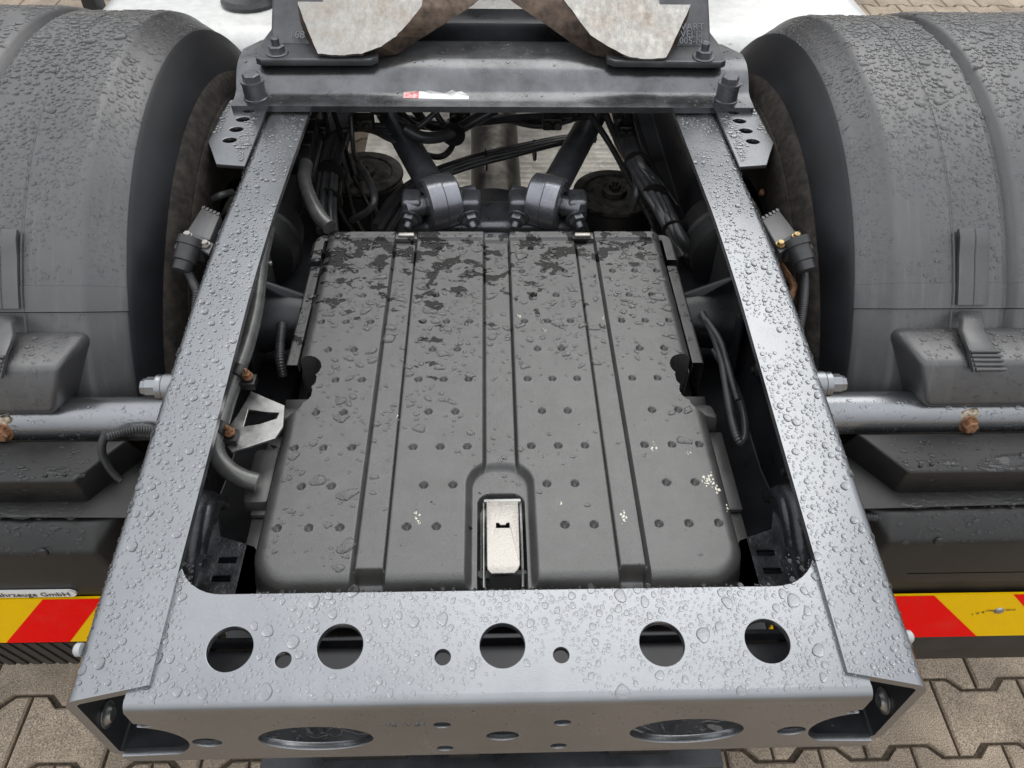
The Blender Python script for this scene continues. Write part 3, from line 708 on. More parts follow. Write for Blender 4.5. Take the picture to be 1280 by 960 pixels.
MB().hull([(x, y, z) for x, y, z in ((q.x, 1.70, q.z), (q2.x, 1.70, q.z), (q.x, 1.70, q.z - .03), (q2.x, 1.70, q.z - .03), (q.x + .01, 1.85, q.z + .02), (q2.x - .01, 1.85, q.z + .02), (q.x, 1.85, q.z - .03), (q2.x, 1.85, q.z - .03))], .008).build('lock_block', M['fifth'], fw)
MB().box(-.45, .45, 2.35, 2.7, 1.02, 1.16, .01).build('coupling_table', M['paint_dark'], fw)
for sgn in (1, -1):
    b = MB(); f2 = lambda u, v, w_: (sgn * u, v, 1.0175 + w_)
    b.plate([(.415, 1.385), (.425, 1.392), (.428, 1.46), (.40, 1.70), (.215, 1.70), (.208, 1.40), (.22, 1.388)], [], .013, f2, .003)
    # upright cast web with a window, leaning back
    wpl = lambda u, v, w_: (sgn * (u + w_ * .3), 1.455 + v * .75 + w_ * .6, 1.024 + v * .8)
    b.plate([(.31, 0), (.408, 0), (.405, .05), (.395, .20), (.385, .40), (.33, .40)], [circ(.358, .17, .017, .065, 24)], .014, wpl, .002)
    M['brk'] = mat('bracket_casting_paint', (.11, .112, .118), .36, .6, nscale=20, namt=.15, bump=.3, bscale=250)
    bo = b.build('mounting_bracket', M['brk'], fw, label='%s cast coupling bracket with raised lettering' % ('right' if sgn > 0 else 'left'))
    c = P(346, 62, z=1.03) if sgn < 0 else P(880, 68, z=1.03)
    MB().hexbolt((c.x, c.y, 1.024), (0, 0, 1), .0135, .012, stud=.014).build('bolt', M['cast'], bo)
for s_, px, py, sz in (('168', 374, 50, .019), ('WART', 860, 40, .018), ('WELD', 859, 49, .018), ('005-N', 861, 57, .017)):
    sg = -1 if px < 600 else 1
    c = Ppl(px, py, (0, 1.455, 1.024), (0, -.8, .75)); text(s_, sz, frame(c + Vector((0, -.012, .008)), (1, 0, 0), (0, .75, .8)), 'cast_lettering', M['cast'], bo if sg > 0 else bo, .0012)

# ---- V rods with eyelets and clamps
M['eye'] = mat('eye_paint', (.26, .265, .29), .22, .75, nscale=20, namt=.1, bump=.2, bscale=300, extra=mist(330, .3, .9))
for sgn in (1, -1):
    r_ = MB(); e0 = Vector((sgn * .101, 1.275, .80)); far = Vector((sgn * .30, 1.80, .82)); dr = (far - e0).normalized()
    ax = Vector((1, 0, 0)) * sgn - dr * dr.x * sgn; ax.normalize()
    r_.tube([e0 + dr * .035, e0 + dr * .10, e0 + dr * .2, far], lambda t: .028 + .010 * max(0, 1 - t * 9) , 20, sub=6)
    ro = r_.build('reaction_rod', M['rod'], truck, smooth=60)
    e = MB(); e.lathe(e0 - ax * .032, ax, [(0, .026), (0, .045), (.004, .050), (.031, .0515), (.032, .0505), (.033, .0515), (.060, .050), (.064, .045), (.064, .026), (.058, .026), (.058, 0)], 40)
    e.build('rod_eye', M['eye'], ro, smooth=35)
    for s2 in (-1, 1):
        c = MB(); k = e0 + Vector((s2 * .055, -.012, -.005))
        dd = Vector((s2 * .25, -.75, -.25)).normalized()
        c.cyl(e0 + ax * (s2 * sgn) * .02, e0 + ax * (s2 * sgn) * .07, .019)
        c.hull([k + Vector((x, y, z)) for x in (-.017, .021) for y in (-.02, .03) for z in (-.028, .025)], .008)
        c.hexbolt(k + Vector((0, -.020, -.008)), dd, .0145, .012, stud=.013)
        c.build('rod_clamp', M['cast'], ro, smooth=40)
c = MB(); c.hull([(x, y, z) for x, y, z in ((-.20, 1.26, .70), (.20, 1.26, .70), (-.17, 1.25, .765), (.17, 1.25, .765), (-.2, 1.36, .70), (.2, 1.36, .70), (-.15, 1.34, .765), (.15, 1.34, .765))], .015)
c.lathe((0, 1.33, .5), (0, 0, 1), [(0, .2), (.1, .19), (.2, .14), (.245, .08), (.25, 0)], 32)
c.cyl((-.9, 1.28, .5), (.9, 1.28, .5), .075); c.build('drive_axle', M['cast'], truck, smooth=50)

# ---- air springs, catwalk plate, prop shaft, hanging harness
for cx, cy in ((-.300, 1.60), (.275, 1.52)):
    s_ = MB(); s_.lathe((cx, cy, .42), (0, 0, 1), [(0, .07), (.03, .09), (.08, .100), (.14, .098), (.20, .092), (.235, .088), (.24, .08), (.24, 0)], 36)
    a = s_.build('air_spring', M['spring'], truck, smooth=50)
    s_ = MB(); s_.lathe((cx, cy, .655), (0, 0, 1), [(0, .091), (.006, .094), (.012, .092), (.013, .07), (.010, .066), (.010, .03), (.020, .027), (.022, .012), (.022, 0)], 36); s_.build('spring_lid', M['lid'], a, smooth=35)
    MB().hexbolt((cx, cy + .0, .672), (0, 0, 1), .012, .010, stud=.01).build('bolt', M['lid'], a)
def tread(t, b, tc):
    l = t.links.new; w1 = t.nodes.new('ShaderNodeTexVoronoi'); w1.inputs['Scale'].default_value = 38; w1.inputs['Randomness'].default_value = .1; l(tc.outputs['Object'], w1.inputs['Vector'])
    bu = t.nodes.new('ShaderNodeBump'); bu.inputs['Strength'].default_value = 1; bu.inputs['Distance'].default_value = .004; bu.invert = True; l(w1.outputs[0], bu.inputs['Height']); l(bu.outputs[0], b.inputs['Normal'])
M['tread'] = mat('dirty_tread_plate', (.80, .75, .66), .5, .3, nscale=14, namt=.2, extra=tread)
MB().box(-.37, .37, 1.50, 2.9, .44, .45, .001).build('tread_plate', M['tread'], truck)
s_ = MB(); s_.cyl((.012, 1.50, .56), (.0, 2.6, .66), .062, seg=32); s_.cyl((.012, 1.44, .555), (.012, 1.53, .56), .085, seg=32)
s_.build('prop_shaft', M['shaft'], truck)
hs = MB()
def hose(pts, r, m=None, name='hose', z=None, corr=0, parent=truck, seg=12):
    return MB().tube([P(p[0], p[1], z=p[2] if len(p) > 2 else z) for p in pts], r, seg, corr).build(name, m or M['hose'], parent, smooth=60 if not corr else 80)
# loom crossing behind the rods
for k, (dx, dz, r) in enumerate(((0, 0, .012), (4, .012, .007), (8, -.004, .007), (11, .01, .006))):
    hose([(470 + dx, 285 + dx, .70 + dz), (492 + dx, 250 + dx, .71 + dz), (530, 222 + dx * .8, .71 + dz), (590, 200 + dx * .7, .72 + dz), (640, 188 + dx * .6, .73 + dz), (700, 176 + dx * .3, .74 + dz), (745, 172, .75)], r)
for p in ((607, 196), (668, 184), (505, 240)):
    c = P(p[0], p[1] + 4, z=.725); MB().lathe(c - Vector((.002, 0, 0)), (1, .1, 0), [(0, .024), (.004, .024)], 14).build('cable_tie', M['black'], truck)
for k in range(5):
    hose([(400 + k * 5, 290, .76), (398 + k * 5, 250, .78 + .01 * (k % 2)), (404 + k * 5, 200, .80), (418 + k * 6, 168 - k * 3, .82), (470 + k * 4, 158 + k * 4, .82), (520, 165 + k * 6, .80)], random.choice((.006, .008, .005)))
for k in range(6):
    hose([(768 + 3 * k, 140, .86), (778 + 4 * k, 185 + k * 3, .84), (800 + 4 * k, 230, .82 - .01 * (k % 2)), (824 + 5 * k, 270 + k * 4, .80), (850 + 4 * k, 320, .76)], random.choice((.006, .008, .010)))
hose([(448, 205, .80), (458, 220, .80), (468, 245, .80), (462, 262, .78), (440, 275, .74)], .007)
hose([(505, 160, .86), (530, 172, .84), (560, 168, .83), (590, 152, .84), (620, 136, .86)], .012)
hose([(520, 190, .74), (550, 196, .74), (566, 180, .75), (562, 150, .78)], .007, M['lid'])
hose([(545, 140, .88), (520, 160, .85), (500, 150, .86)], .006)
hose([(792, 205, .82), (796, 240, .80), (790, 262, .76)], .007)
for (a, b_, z_) in ((408, 215, .80), (406, 250, .775), (790, 205, .83), (812, 245, .81), (838, 290, .79), (560, 168, .83)):
    c = P(a + 6, b_, z=z_); MB().lathe(c - Vector((0, .002, 0)), (.15, 1, 0), [(0, .026), (.005, .026)], 16).build('cable_tie', M['black'], truck)
rgh = random.Random(5)
for k in range(12):      # further lines along the webs and across the far end
    if k < 4: pts = [(392 + 14 * k, 142, .88), (402 + 12 * k, 170 + 6 * k, .80), (424 + 10 * k, 215, .72 - .02 * k), (430 + 14 * k, 262, .66), (446 + 10 * k, 300, .62)]
    elif k < 8: q = k - 4; pts = [(740 + 16 * q, 142, .88), (762 + 14 * q, 175 + 5 * q, .80), (790 + 12 * q, 225, .74), (812 + 14 * q, 268, .70), (828 + 10 * q, 310, .64)]
    else: q = k - 8; pts = [(470 + 22 * q, 138, .86), (500 + 22 * q, 150 + 4 * q, .80), (560 + 18 * q, 156 - 3 * q, .78), (640 + 14 * q, 146 + 3 * q, .82), (720 + 8 * q, 140, .86)]
    pts = [(a + rgh.uniform(-5, 5), b2 + rgh.uniform(-4, 4), z_) for a, b2, z_ in pts]
    cg = rgh.random() < .4
    hose(pts, rgh.choice((.005, .007, .009)), rgh.choice((M['hose'], M['black'], M['hose'], M['lid'])), 'corrugated_cable' if cg else 'hose', corr=.0045 if cg else 0, seg=10)
for (a, b_, z_, sx) in ((452, 152, .84, .05), (520, 186, .76, .03), (690, 150, .86, .04), (575, 142, .82, .045), (782, 160, .86, .03), (400, 160, .84, .03)):
    c = P(a, b_, z=z_); m = MB().box(c.x - sx / 2, c.x + sx / 2, c.y - .018, c.y + .018, c.z - .015, c.z + .012, .004)
    m.cyl((c.x - sx * .25, c.y - .03, c.z), (c.x - sx * .25, c.y - .015, c.z), .008).cyl((c.x + sx * .25, c.y - .03, c.z), (c.x + sx * .25, c.y - .015, c.z), .008)
    m.build('valve', M['lid'] if sx > .035 else M['black'], truck)
# dark clips block beside left rail
cb = MB()
for k in range(4):
    c = P(386 - k * 4, 150 + 16 * k, z=.86); cb.box(c.x - .022, c.x + .022, c.y - .02, c.y + .02, .835, .875, .005)
cb.build('cable_duct', M['black'], truck)
hose([(382, 205, .865), (380, 225, .86), (388, 250, .855), (400, 272, .85), (412, 284, .845)], .0135, M['hose_grey'])

# left curved hose with clamps
hp = [(334, 285, .935), (327, 318, .925), (323, 350, .915), (318, 390, .905), (308, 430, .90), (297, 462, .895), (284, 500, .885), (272, 540, .878), (270, 566, .868), (284, 586, .858), (304, 598, .85), (322, 603, .845)]
lh = hose(hp, .0118, M['hose_grey'], 'air_hose', seg=18)
lh['label'] = 'thick shiny grey hose bending under the left rail'
for (px, py, z, nx, ny) in ((297, 468, .893, 310, 471), (275, 539, .877, 287, 541)):
    c = P(px, py, z=z); k = MB(); dr = Vector((-.32, -1, -.05)).normalized()
    k.lathe(c - dr * .008, dr, [(0, .0145), (.002, .0152), (.014, .0152), (.016, .0145)], 24)
    nb = P(nx, ny, z=z + .006); k.box(min(c.x, nb.x) , nb.x + .009, nb.y - .010, nb.y + .010, z - .010, z + .002, .002)
    k.build('hose_clamp', M['black'], lh)
    MB().hexbolt(nb, (0, -.1, 1), .0048, .006, stud=.007).build('clamp_bolt', M['rust'], lh)
c = P(323, 330, z=.921); MB().lathe(c - Vector((0, .003, 0)), (-.05, 1, 0), [(0, .0135), (.006, .0135)], 20).box(c.x + .010, c.x + .020, c.y - .003, c.y + .003, c.z - .002, c.z + .004, .001).build('cable_tie', M['alu'], lh)
# light alloy clamp bracket with a triangular window
px_ = lambda L_: [tuple(P(a, b, z=.868))[:2] for a, b in L_]
MB().plate(px_([(314, 490), (333, 498), (356, 508), (354, 534), (344, 549), (310, 560), (290, 566), (282, 556), (286, 535), (300, 515)]), [px_([(305, 534), (311, 513), (330, 516), (349, 517), (346, 524), (325, 531)])],
           .004, lambda u, v, w_: (u, v, .868 + w_), .0008).build('clamp_bracket', M['alu'], truck, label='bright alloy hose bracket with triangular window')
# right corrugated cables looping down beside the cover
rc = hose([(878, 392, .84), (892, 420, .85), (902, 450, .86), (907, 480, .86), (913, 515, .86), (919, 540, .86), (925, 552, .855), (931, 546, .85), (930, 520, .845), (921, 490, .84), (908, 462, .83), (892, 438, .82)], .0056, M['hose'], 'corrugated_cable', corr=.0032)
hose([(884, 400, .87), (900, 425, .875), (908, 450, .87), (916, 480, .87), (922, 500, .865)], .0045, M['hose'], 'corrugated_cable', corr=.003)
hose([(352, 405, .84), (350, 430, .83), (350, 450, .82), (354, 470, .80)], .0075, M['hose'], 'corrugated_cable', corr=.004)

# ---- side tubes carrying the fenders
for sgn in (1, -1):
    t_ = MB(); t_.cyl((sgn * .40, .745, .785), (sgn * 1.15, .745, .785), .0315, seg=40)
    tb = t_.build('fender_tube', M['paint'], truck, label='%s grey cross tube carrying the fender' % ('right' if sgn > 0 else 'left'))
    t_ = MB(); t_.lathe((sgn * .40, .745, .785), (sgn, 0, 0), [(0, .043), (.006, .043), (.010, .0365), (.034, .036), (.036, .032)], 36)
    for a in ((.050, .010), ) if sgn < 0 else (): t_.lathe((sgn * (.40 + a[0]), .745, .785), (sgn, 0, 0), [(0, .0345), (a[1], .0345)], 36)
    t_.build('tube_collar', M['paint'], tb)
    q = P(1212, 531, y=.713) if sgn > 0 else P(3, 541, y=.713)
    w_ = MB()
    pts = []
    for k in range(60):
        a = random.uniform(0, 2 * PI); pts.append((q.x + random.uniform(-.020, .020), q.y + random.uniform(.004, .022), q.z + random.uniform(-.021, .021)))
    w_.hull(pts, .002); w_.build('weld_patch', M['weld'], tb)
    MB().hexbolt((q.x, q.y + .004, q.z - .002), (0, -1, .25), .0095, .010).build('bolt', M['rust'], tb)
    if sgn > 0: MB().cyl((.742, .7125, .784), (.742, .716, .784), .006).build('drain_hole', M['ink'], tb)
    q = P(1043, 480, x=.428) if sgn > 0 else P(191, 484, x=-.428)
    e = MB(); xx = .400
    e.lathe((sgn * xx, q.y, q.z), (sgn, 0, 0), [(0, .015), (.020, .015), (.022, .013), (.034, .013), (.035, .0115), (.040, .0105), (.042, .008), (.043, 0)], 8)
    e.lathe((sgn * xx, q.y, q.z), (sgn, 0, 0), [(0, .017), (.012, .017), (.014, .0155), (.017, .0155), (.018, .016), (.021, .016)], 24); e.build('pipe_fitting', M['paint'], truck)
# corrugated cables by the left tube and plugs
hose([(196, 538, .80), (170, 537, .815), (150, 541, .82), (133, 546, .825)], .0062, M['hose'], 'corrugated_cable', corr=.0034)
hose([(133, 540, .825), (127, 560, .80), (133, 580, .77), (148, 598, .74), (168, 612, .72), (190, 622, .70)], .0058, M['hose'], 'corrugated_cable', corr=.0034)
hose([(126, 657, .70), (140, 657, .70), (170, 656, .70)], .0075, M['hose'], 'corrugated_cable', corr=.004)
hose([(1102, 648, .72), (1092, 646, .72), (1070, 644, .72)], .007, M['hose'], 'corrugated_cable', corr=.004)

# ---- fenders
FC_Y, FC_Z, FR = 1.295, .525, .575
def fpt(x, r, th_): return (x, FC_Y - r * math.cos(th_), FC_Z + r * math.sin(th_))     # th 0 = rear horizontal, 90 = top
def fr_(th_):    # the lower rear panel is flatter than the arch
    return 1.0
prof_f = [(.515, .440), (.503, .450), (.512, .490), (.537, .539), (.543, .5445), (.550, .549), (.557, .5535), (.584, .570), (.589, .574), (.595, .5755), (.670, .5755), (.6715, .5742), (.6735, .5742), (.675, .5755), (.745, .5755), (.749, .568), (.758, .567), (.766, .576), (.772, .581), (.80, .582), (.93, .582), (1.06, .582), (1.085, .579), (1.10, .568), (1.105, .54), (1.105, .40)]
def fender_profile_outer(): return prof_f
t0 = math.asin((.892 - FC_Z) / FR); 
for sgn in (1, -1):
    def arch(a0, a1, dr=0, steps=90, prof=prof_f, skin=.006):
        vs = []; fs = []; ths = np.linspace(a0, a1, steps)
        full = [(x, r + dr) for x, r in prof]
        inn = [(x + (.006 if x < .7 else -.006) * (1 if i < 9 or i > 22 else 0), r + dr - (skin if 3 < i < 24 else 0)) for i, (x, r) in enumerate(prof)]
        ring = full + inn[::-1]; n = len(ring)
        for th_ in ths:
            for x, r in ring: vs.append(fpt(x * sgn, r, th_))
        for i in range(len(ths) - 1):
            for k in range(n): fs.append((i * n + k, i * n + (k + 1) % n, (i + 1) * n + (k + 1) % n, (i + 1) * n + k))
        for st in (0, (len(ths) - 1) * n):
            for k in range(n // 2 - 1): fs.append((st + k, st + k + 1, st + n - 2 - k, st + n - 1 - k))
        return MB().add(vs, fs)
    fen = arch(t0 + .068, R_(168)).build('fender', M['fender'], truck, smooth=38, label='%s wet grey plastic fender arching over the rear wheels' % ('right' if sgn > 0 else 'left'))
    bandp = arch(t0 + .003, t0 + .0675, .0012, 8).build('fender_band', M['fender'], fen, smooth=38)
    low = arch(R_(24), t0 + .001, -.003, 20).build('fender_lower', M['fender'], fen, smooth=38)
    # inner wall liner: dark
    iw = MB(); vs = []; fs = []; ths = np.linspace(R_(20), R_(168), 80)
    lp = [(.5075, .437), (.5018, .452), (.508, .490), (.5345, .5392), (.5405, .5442)]
    for th_ in ths:
        for x, r in lp: vs.append(fpt(sgn * (x - .0012), r, th_))
    for i in range(len(ths) - 1):
        for k in range(len(lp) - 1): fs.append((i * 5 + k, i * 5 + k + 1, i * 5 + 6 + k, i * 5 + 5 + k))
    iw.add(vs, fs); iw.build('inner_lip', M['fender_in'], fen, smooth=50)
    # bulge on the lower panel
    B_ = [(.625, .797, .895), (.78, .797, .897), (1.08, .797, .897), (.632, .722, .818), (1.08, .722, .818), (.62, .80, .80), (1.08, .80, .80), (.612, .815, .86), (.655, .775, .895), (1.08, .775, .895), (.600, .80, .80)]
    A_, D_, C_, E_ = P(1130, 412, y=.826), P(1152, 452, y=.752), P(1158, 509, y=.722), P(1122, 492, y=.80)
    B_ = [(q_.x, q_.y, q_.z) for q_ in (A_, D_, C_, E_)] + [(1.08, q_.y, q_.z) for q_ in (A_, D_, C_, E_)] + [(A_.x - .015, .85, .86), (1.08, .85, .86)]
    MB().hull([(sgn * x, y, z) for x, y, z in B_], .008).build('fender_bulge', M['fender'], fen, smooth=50)
    # rubber strap
    def fa(px, py, r):      # ray against the arch
        px_ = px if sgn > 0 else px
        d = ray(px_, py); o = CPOS - np.array([0, FC_Y, FC_Z]); A = d[1] ** 2 + d[2] ** 2; B = d[1] * o[1] + d[2] * o[2]; C_ = o[1] ** 2 + o[2] ** 2 - r * r
        t = (-B - math.sqrt(B * B - A * C_)) / A; p = CPOS + d * t; return p
    def strap(pts, w, h, r, name, par):
        m = MB(); vs = []; fs = []
        prof = [(-w, 0), (-w, h * .7), (-w * .8, h), (-.06 * w, h), (0, h * .8), (.06 * w, h), (w * .8, h), (w, h * .7), (w, 0)]
        for x, th_, lift in pts:
            for u, hh in prof: vs.append(fpt(x + u, r + hh + lift, th_))
        n = len(prof)
        for i in range(len(pts) - 1):
            for k in range(n - 1): fs.append((i * n + k, i * n + k + 1, (i + 1) * n + k + 1, (i + 1) * n + k))
        for st in (0, (len(pts) - 1) * n): fs.append(tuple(range(st, st + n)))
        m.add(vs, fs); return m.build(name, M['fender'], par, smooth=35)
    if sgn > 0: s0, s1, s2 = .765, .762, .800
    else: s0, s1, s2 = -.757, -.755, -.775
    tA = math.atan2(*(lambda p: (p[2] - FC_Z, FC_Y - p[1]))(fa(1215, 287, .58)))
    tB = math.atan2(*(lambda p: (p[2] - FC_Z, FC_Y - p[1]))(fa(1215, 381, .58)))
    xA = fa(1216, 287, .583)[0] if sgn > 0 else fa(3, 280, .583)[0]; xB = fa(1216, 367, .583)[0] if sgn > 0 else fa(3, 367, .583)[0]
    st = strap([(xA + (xB - xA) * k / 8, tA + (tB - tA) * k / 8, .004 if k == 1 else (.002 if k < 3 else 0)) for k in range(9)], .022, .007, .579, 'rubber_strap', fen)
    xC = fa(1212, 390, .583)[0] if sgn > 0 else fa(4, 390, .583)[0]
    tC = math.atan2(*(lambda p: (p[2] - FC_Z, FC_Y - p[1]))(fa(1215, 389, .58)))
    P0 = Vector(fpt(xC, .584, tC)); P1 = Vector((xC + sgn * .008, .800, .865)); 
    a_, b_, c_ = P(1214, 411, y=.803), P(1224, 436, y=.765), P(1236, 464, y=.735)
    x0_ = abs(xC); dx_ = 0 if sgn > 0 else abs(xC) - abs(fa(1212, 390, .583)[0])
    P0 = Vector((sgn * x0_, P0.y, P0.z))
    P1 = Vector((sgn * (a_.x + dx_), a_.y - .003, a_.z)); P2 = Vector((sgn * (b_.x + dx_), b_.y, b_.z)); P3 = Vector((sgn * (c_.x + dx_), c_.y, c_.z))
    path = [P0, (P0 + P1) / 2 + Vector((0, -.002, .002)), P1, P2 + Vector((0, -.004, .004)), (P2 + P3) / 2 + Vector((0, -.003, .003)), P3]
    hv = MB(); vs = []; fs = []; wid = [.016, .016, .017, .019, .0215, .022]
    for i, p in enumerate(path):
        for u, hh in ((-1, -.004), (-1, .001), (-.8, .003), (.8, .003), (1, .001), (1, -.004)): vs.append((p.x + u * wid[i], p.y - hh * .7, p.z + hh))
    for i in range(len(path) - 1):
        for k in range(6): fs.append((i * 6 + k, i * 6 + (k + 1) % 6, (i + 1) * 6 + (k + 1) % 6, (i + 1) * 6 + k))
    fs.append(tuple(range(6))); fs.append(tuple(range(30, 36)))
    hv.add(vs, fs)
    for k in range(5):
        p = path[3].lerp(path[5], .12 + .2 * k); w0 = .021
        hv.tube([(p.x - w0, p.y - .004, p.z + .004), (p.x, p.y - .0045, p.z + .0045), (p.x + w0, p.y - .004, p.z + .004)], .0024, 8, sub=2)
    hv.build('strap_handle', M['fender'], st, smooth=45)

# ---- wheels: inner tyre of each twin pair (and the outer one)
def tyre_mb(xc, sgn):
    w_ = .145; pr = [(-.10, .29), (-.125, .31), (-.15, .36), (-.157, .40), (-.155, .44), (-.150, .462), (-.148, .464), (-.146, .462), (-.138, .486), (-.128, .497), (-.10, .501), (-.098, .488), (-.082, .488), (-.08, .502), (-.01, .503), (-.008, .488), (.008, .488), (.01, .503), (.08, .502), (.082, .488), (.098, .488), (.10, .501), (.128, .497), (.138, .486), (.15, .45), (.157, .40), (.15, .36), (.125, .31), (.10, .29)]
    m = MB(); m.lathe((xc, 1.28, .505), (sgn, 0, 0), [(t, r) for t, r in pr], 96); return m
for sgn in (1, -1):
    for k, xc in enumerate((.632, .965)):
        wh = empty('wheel', (0, 0, 0), truck)
        tyre_mb(sgn * xc, sgn).build('tyre', M['rubber'], wh, smooth=40)
        MB().lathe((sgn * xc, 1.28, .505), (sgn, 0, 0), [(-.11, .29), (-.11, .27), (-.06, .25), (.02, .24), (.02, 0)], 48).build('rim', M['paint_dark'], wh)
    # shoulder lugs
    m = MB()
    for k in range(40):
        a = 2 * PI * k / 40; 
        c = Vector((sgn * (.632 - .137), 1.28 + .490 * math.cos(a), .505 + .490 * math.sin(a)))
        m.box(-.006, .006, -.003, .003, -.010, .010, 0, Matrix.Translation(c) @ Matrix.Rotation(a - PI / 2, 4, 'X'))

    # brake chamber and rusty spring inside of wheel
    MB().lathe((sgn * .43, 1.12, .78), (0, 1, -.1), [(0, .05), (.01, .07), (.05, .075), (.055, .08), (.065, .075), (.12, .07), (.13, .03)], 28).build('brake_chamber', M['spring'], truck)
hose([(243, 285, .80), (252, 262, .86), (272, 246, .90), (292, 240, .90)], .006, M['hose'])
hose([(1003, 262 + 20, .80), (985, 256, .84), (968, 244, .88), (950, 240, .88)], .006, M['rust'])
hose([(232, 360, .80), (231, 400, .78), (232, 440, .76)], .0035, M['alu'], 'brake_pipe')
MB().tube([P(975, 330, z=.88), P(985, 345, z=.88), P(992, 358, z=.88), P(986, 380, z=.86), P(990, 402, z=.84)], .0055, 10).build('brake_lever', M['rust'], truck)

# ---- valve blocks outside the rails
for sgn in (1, -1):
    Q = lambda a, b, z=.935: P(a, b, z=z)
    if sgn > 0: c4 = [Q(952, 274), Q(974, 262), Q(1000, 296), Q(974, 312)]; pl = [Q(967, 308), Q(999, 290), Q(1003, 300), Q(974, 319)]; bl = [(975, 307), (995, 297)]; cn = (1003, 322)
    else: c4 = [Q(252, 259), Q(275, 269), Q(262, 300), Q(232, 290)]; pl = [Q(227, 299), Q(234, 290), Q(268, 307), Q(262, 320)]; bl = [(235, 296), (257, 307)]; cn = (232, 322)
    vb = MB().hull([p + Vector((0, 0, d_)) for p in c4 for d_ in (0, -.035)], .0025)
    m_ = vb.build('valve_block', M['fender'], truck, label='%s ribbed sensor box bolted outside the rail' % ('right' if sgn > 0 else 'left'))
    rb = MB()
    for k in range(5):
        p = c4[0].lerp(c4[1], .1 + .2 * k); dv = (c4[0] - c4[3]).normalized(); rb.box(p.x - .0022, p.x + .0022, p.y - .003, p.y + .004, p.z - .03, p.z + .001)
    rb.build('cooling_rib', M['fender'], m_)
    MB().hull([p + Vector((0, 0, d_)) for p in pl for d_ in (.004, -.001)], .001).build('fixing_plate', M['fender'] if sgn < 0 else M['paint_dark'], m_)
    for a, b in bl: MB().hexbolt(P(a, b, z=.940), (0, 0, 1), .0050, .005).build('bolt', M['zinc'] if sgn > 0 else M['steel'], m_)
    c = P(*cn, z=.93); d2 = Vector((.02 * sgn, -.06, -.045)).normalized()
    m = MB(); m.lathe(c - d2 * .03, d2, [(0, .019), (.012, .019), (.013, .0165), (.035, .0165), (.037, .014), (.050, .0135), (.052, .010), (.053, 0)], 20)
    m.hull([c + Vector((x, y, z)) for x in (-.020, .020) for y in (.014, .028) for z in (-.02, .008)], .003); m.build('cable_plug', M['hose'], m_, smooth=40)
    if sgn > 0: hose([(1003, 330, .90), (1006, 350, .895), (1005, 375, .885), (1002, 398, .87), (996, 425, .85)], .0068, M['hose'], 'corrugated_cable', corr=.0034)
    else: hose([(234, 338, .915), (241, 352, .905), (246, 366, .90), (244, 390, .88)], .0068, M['hose'], 'corrugated_cable', corr=.0034)

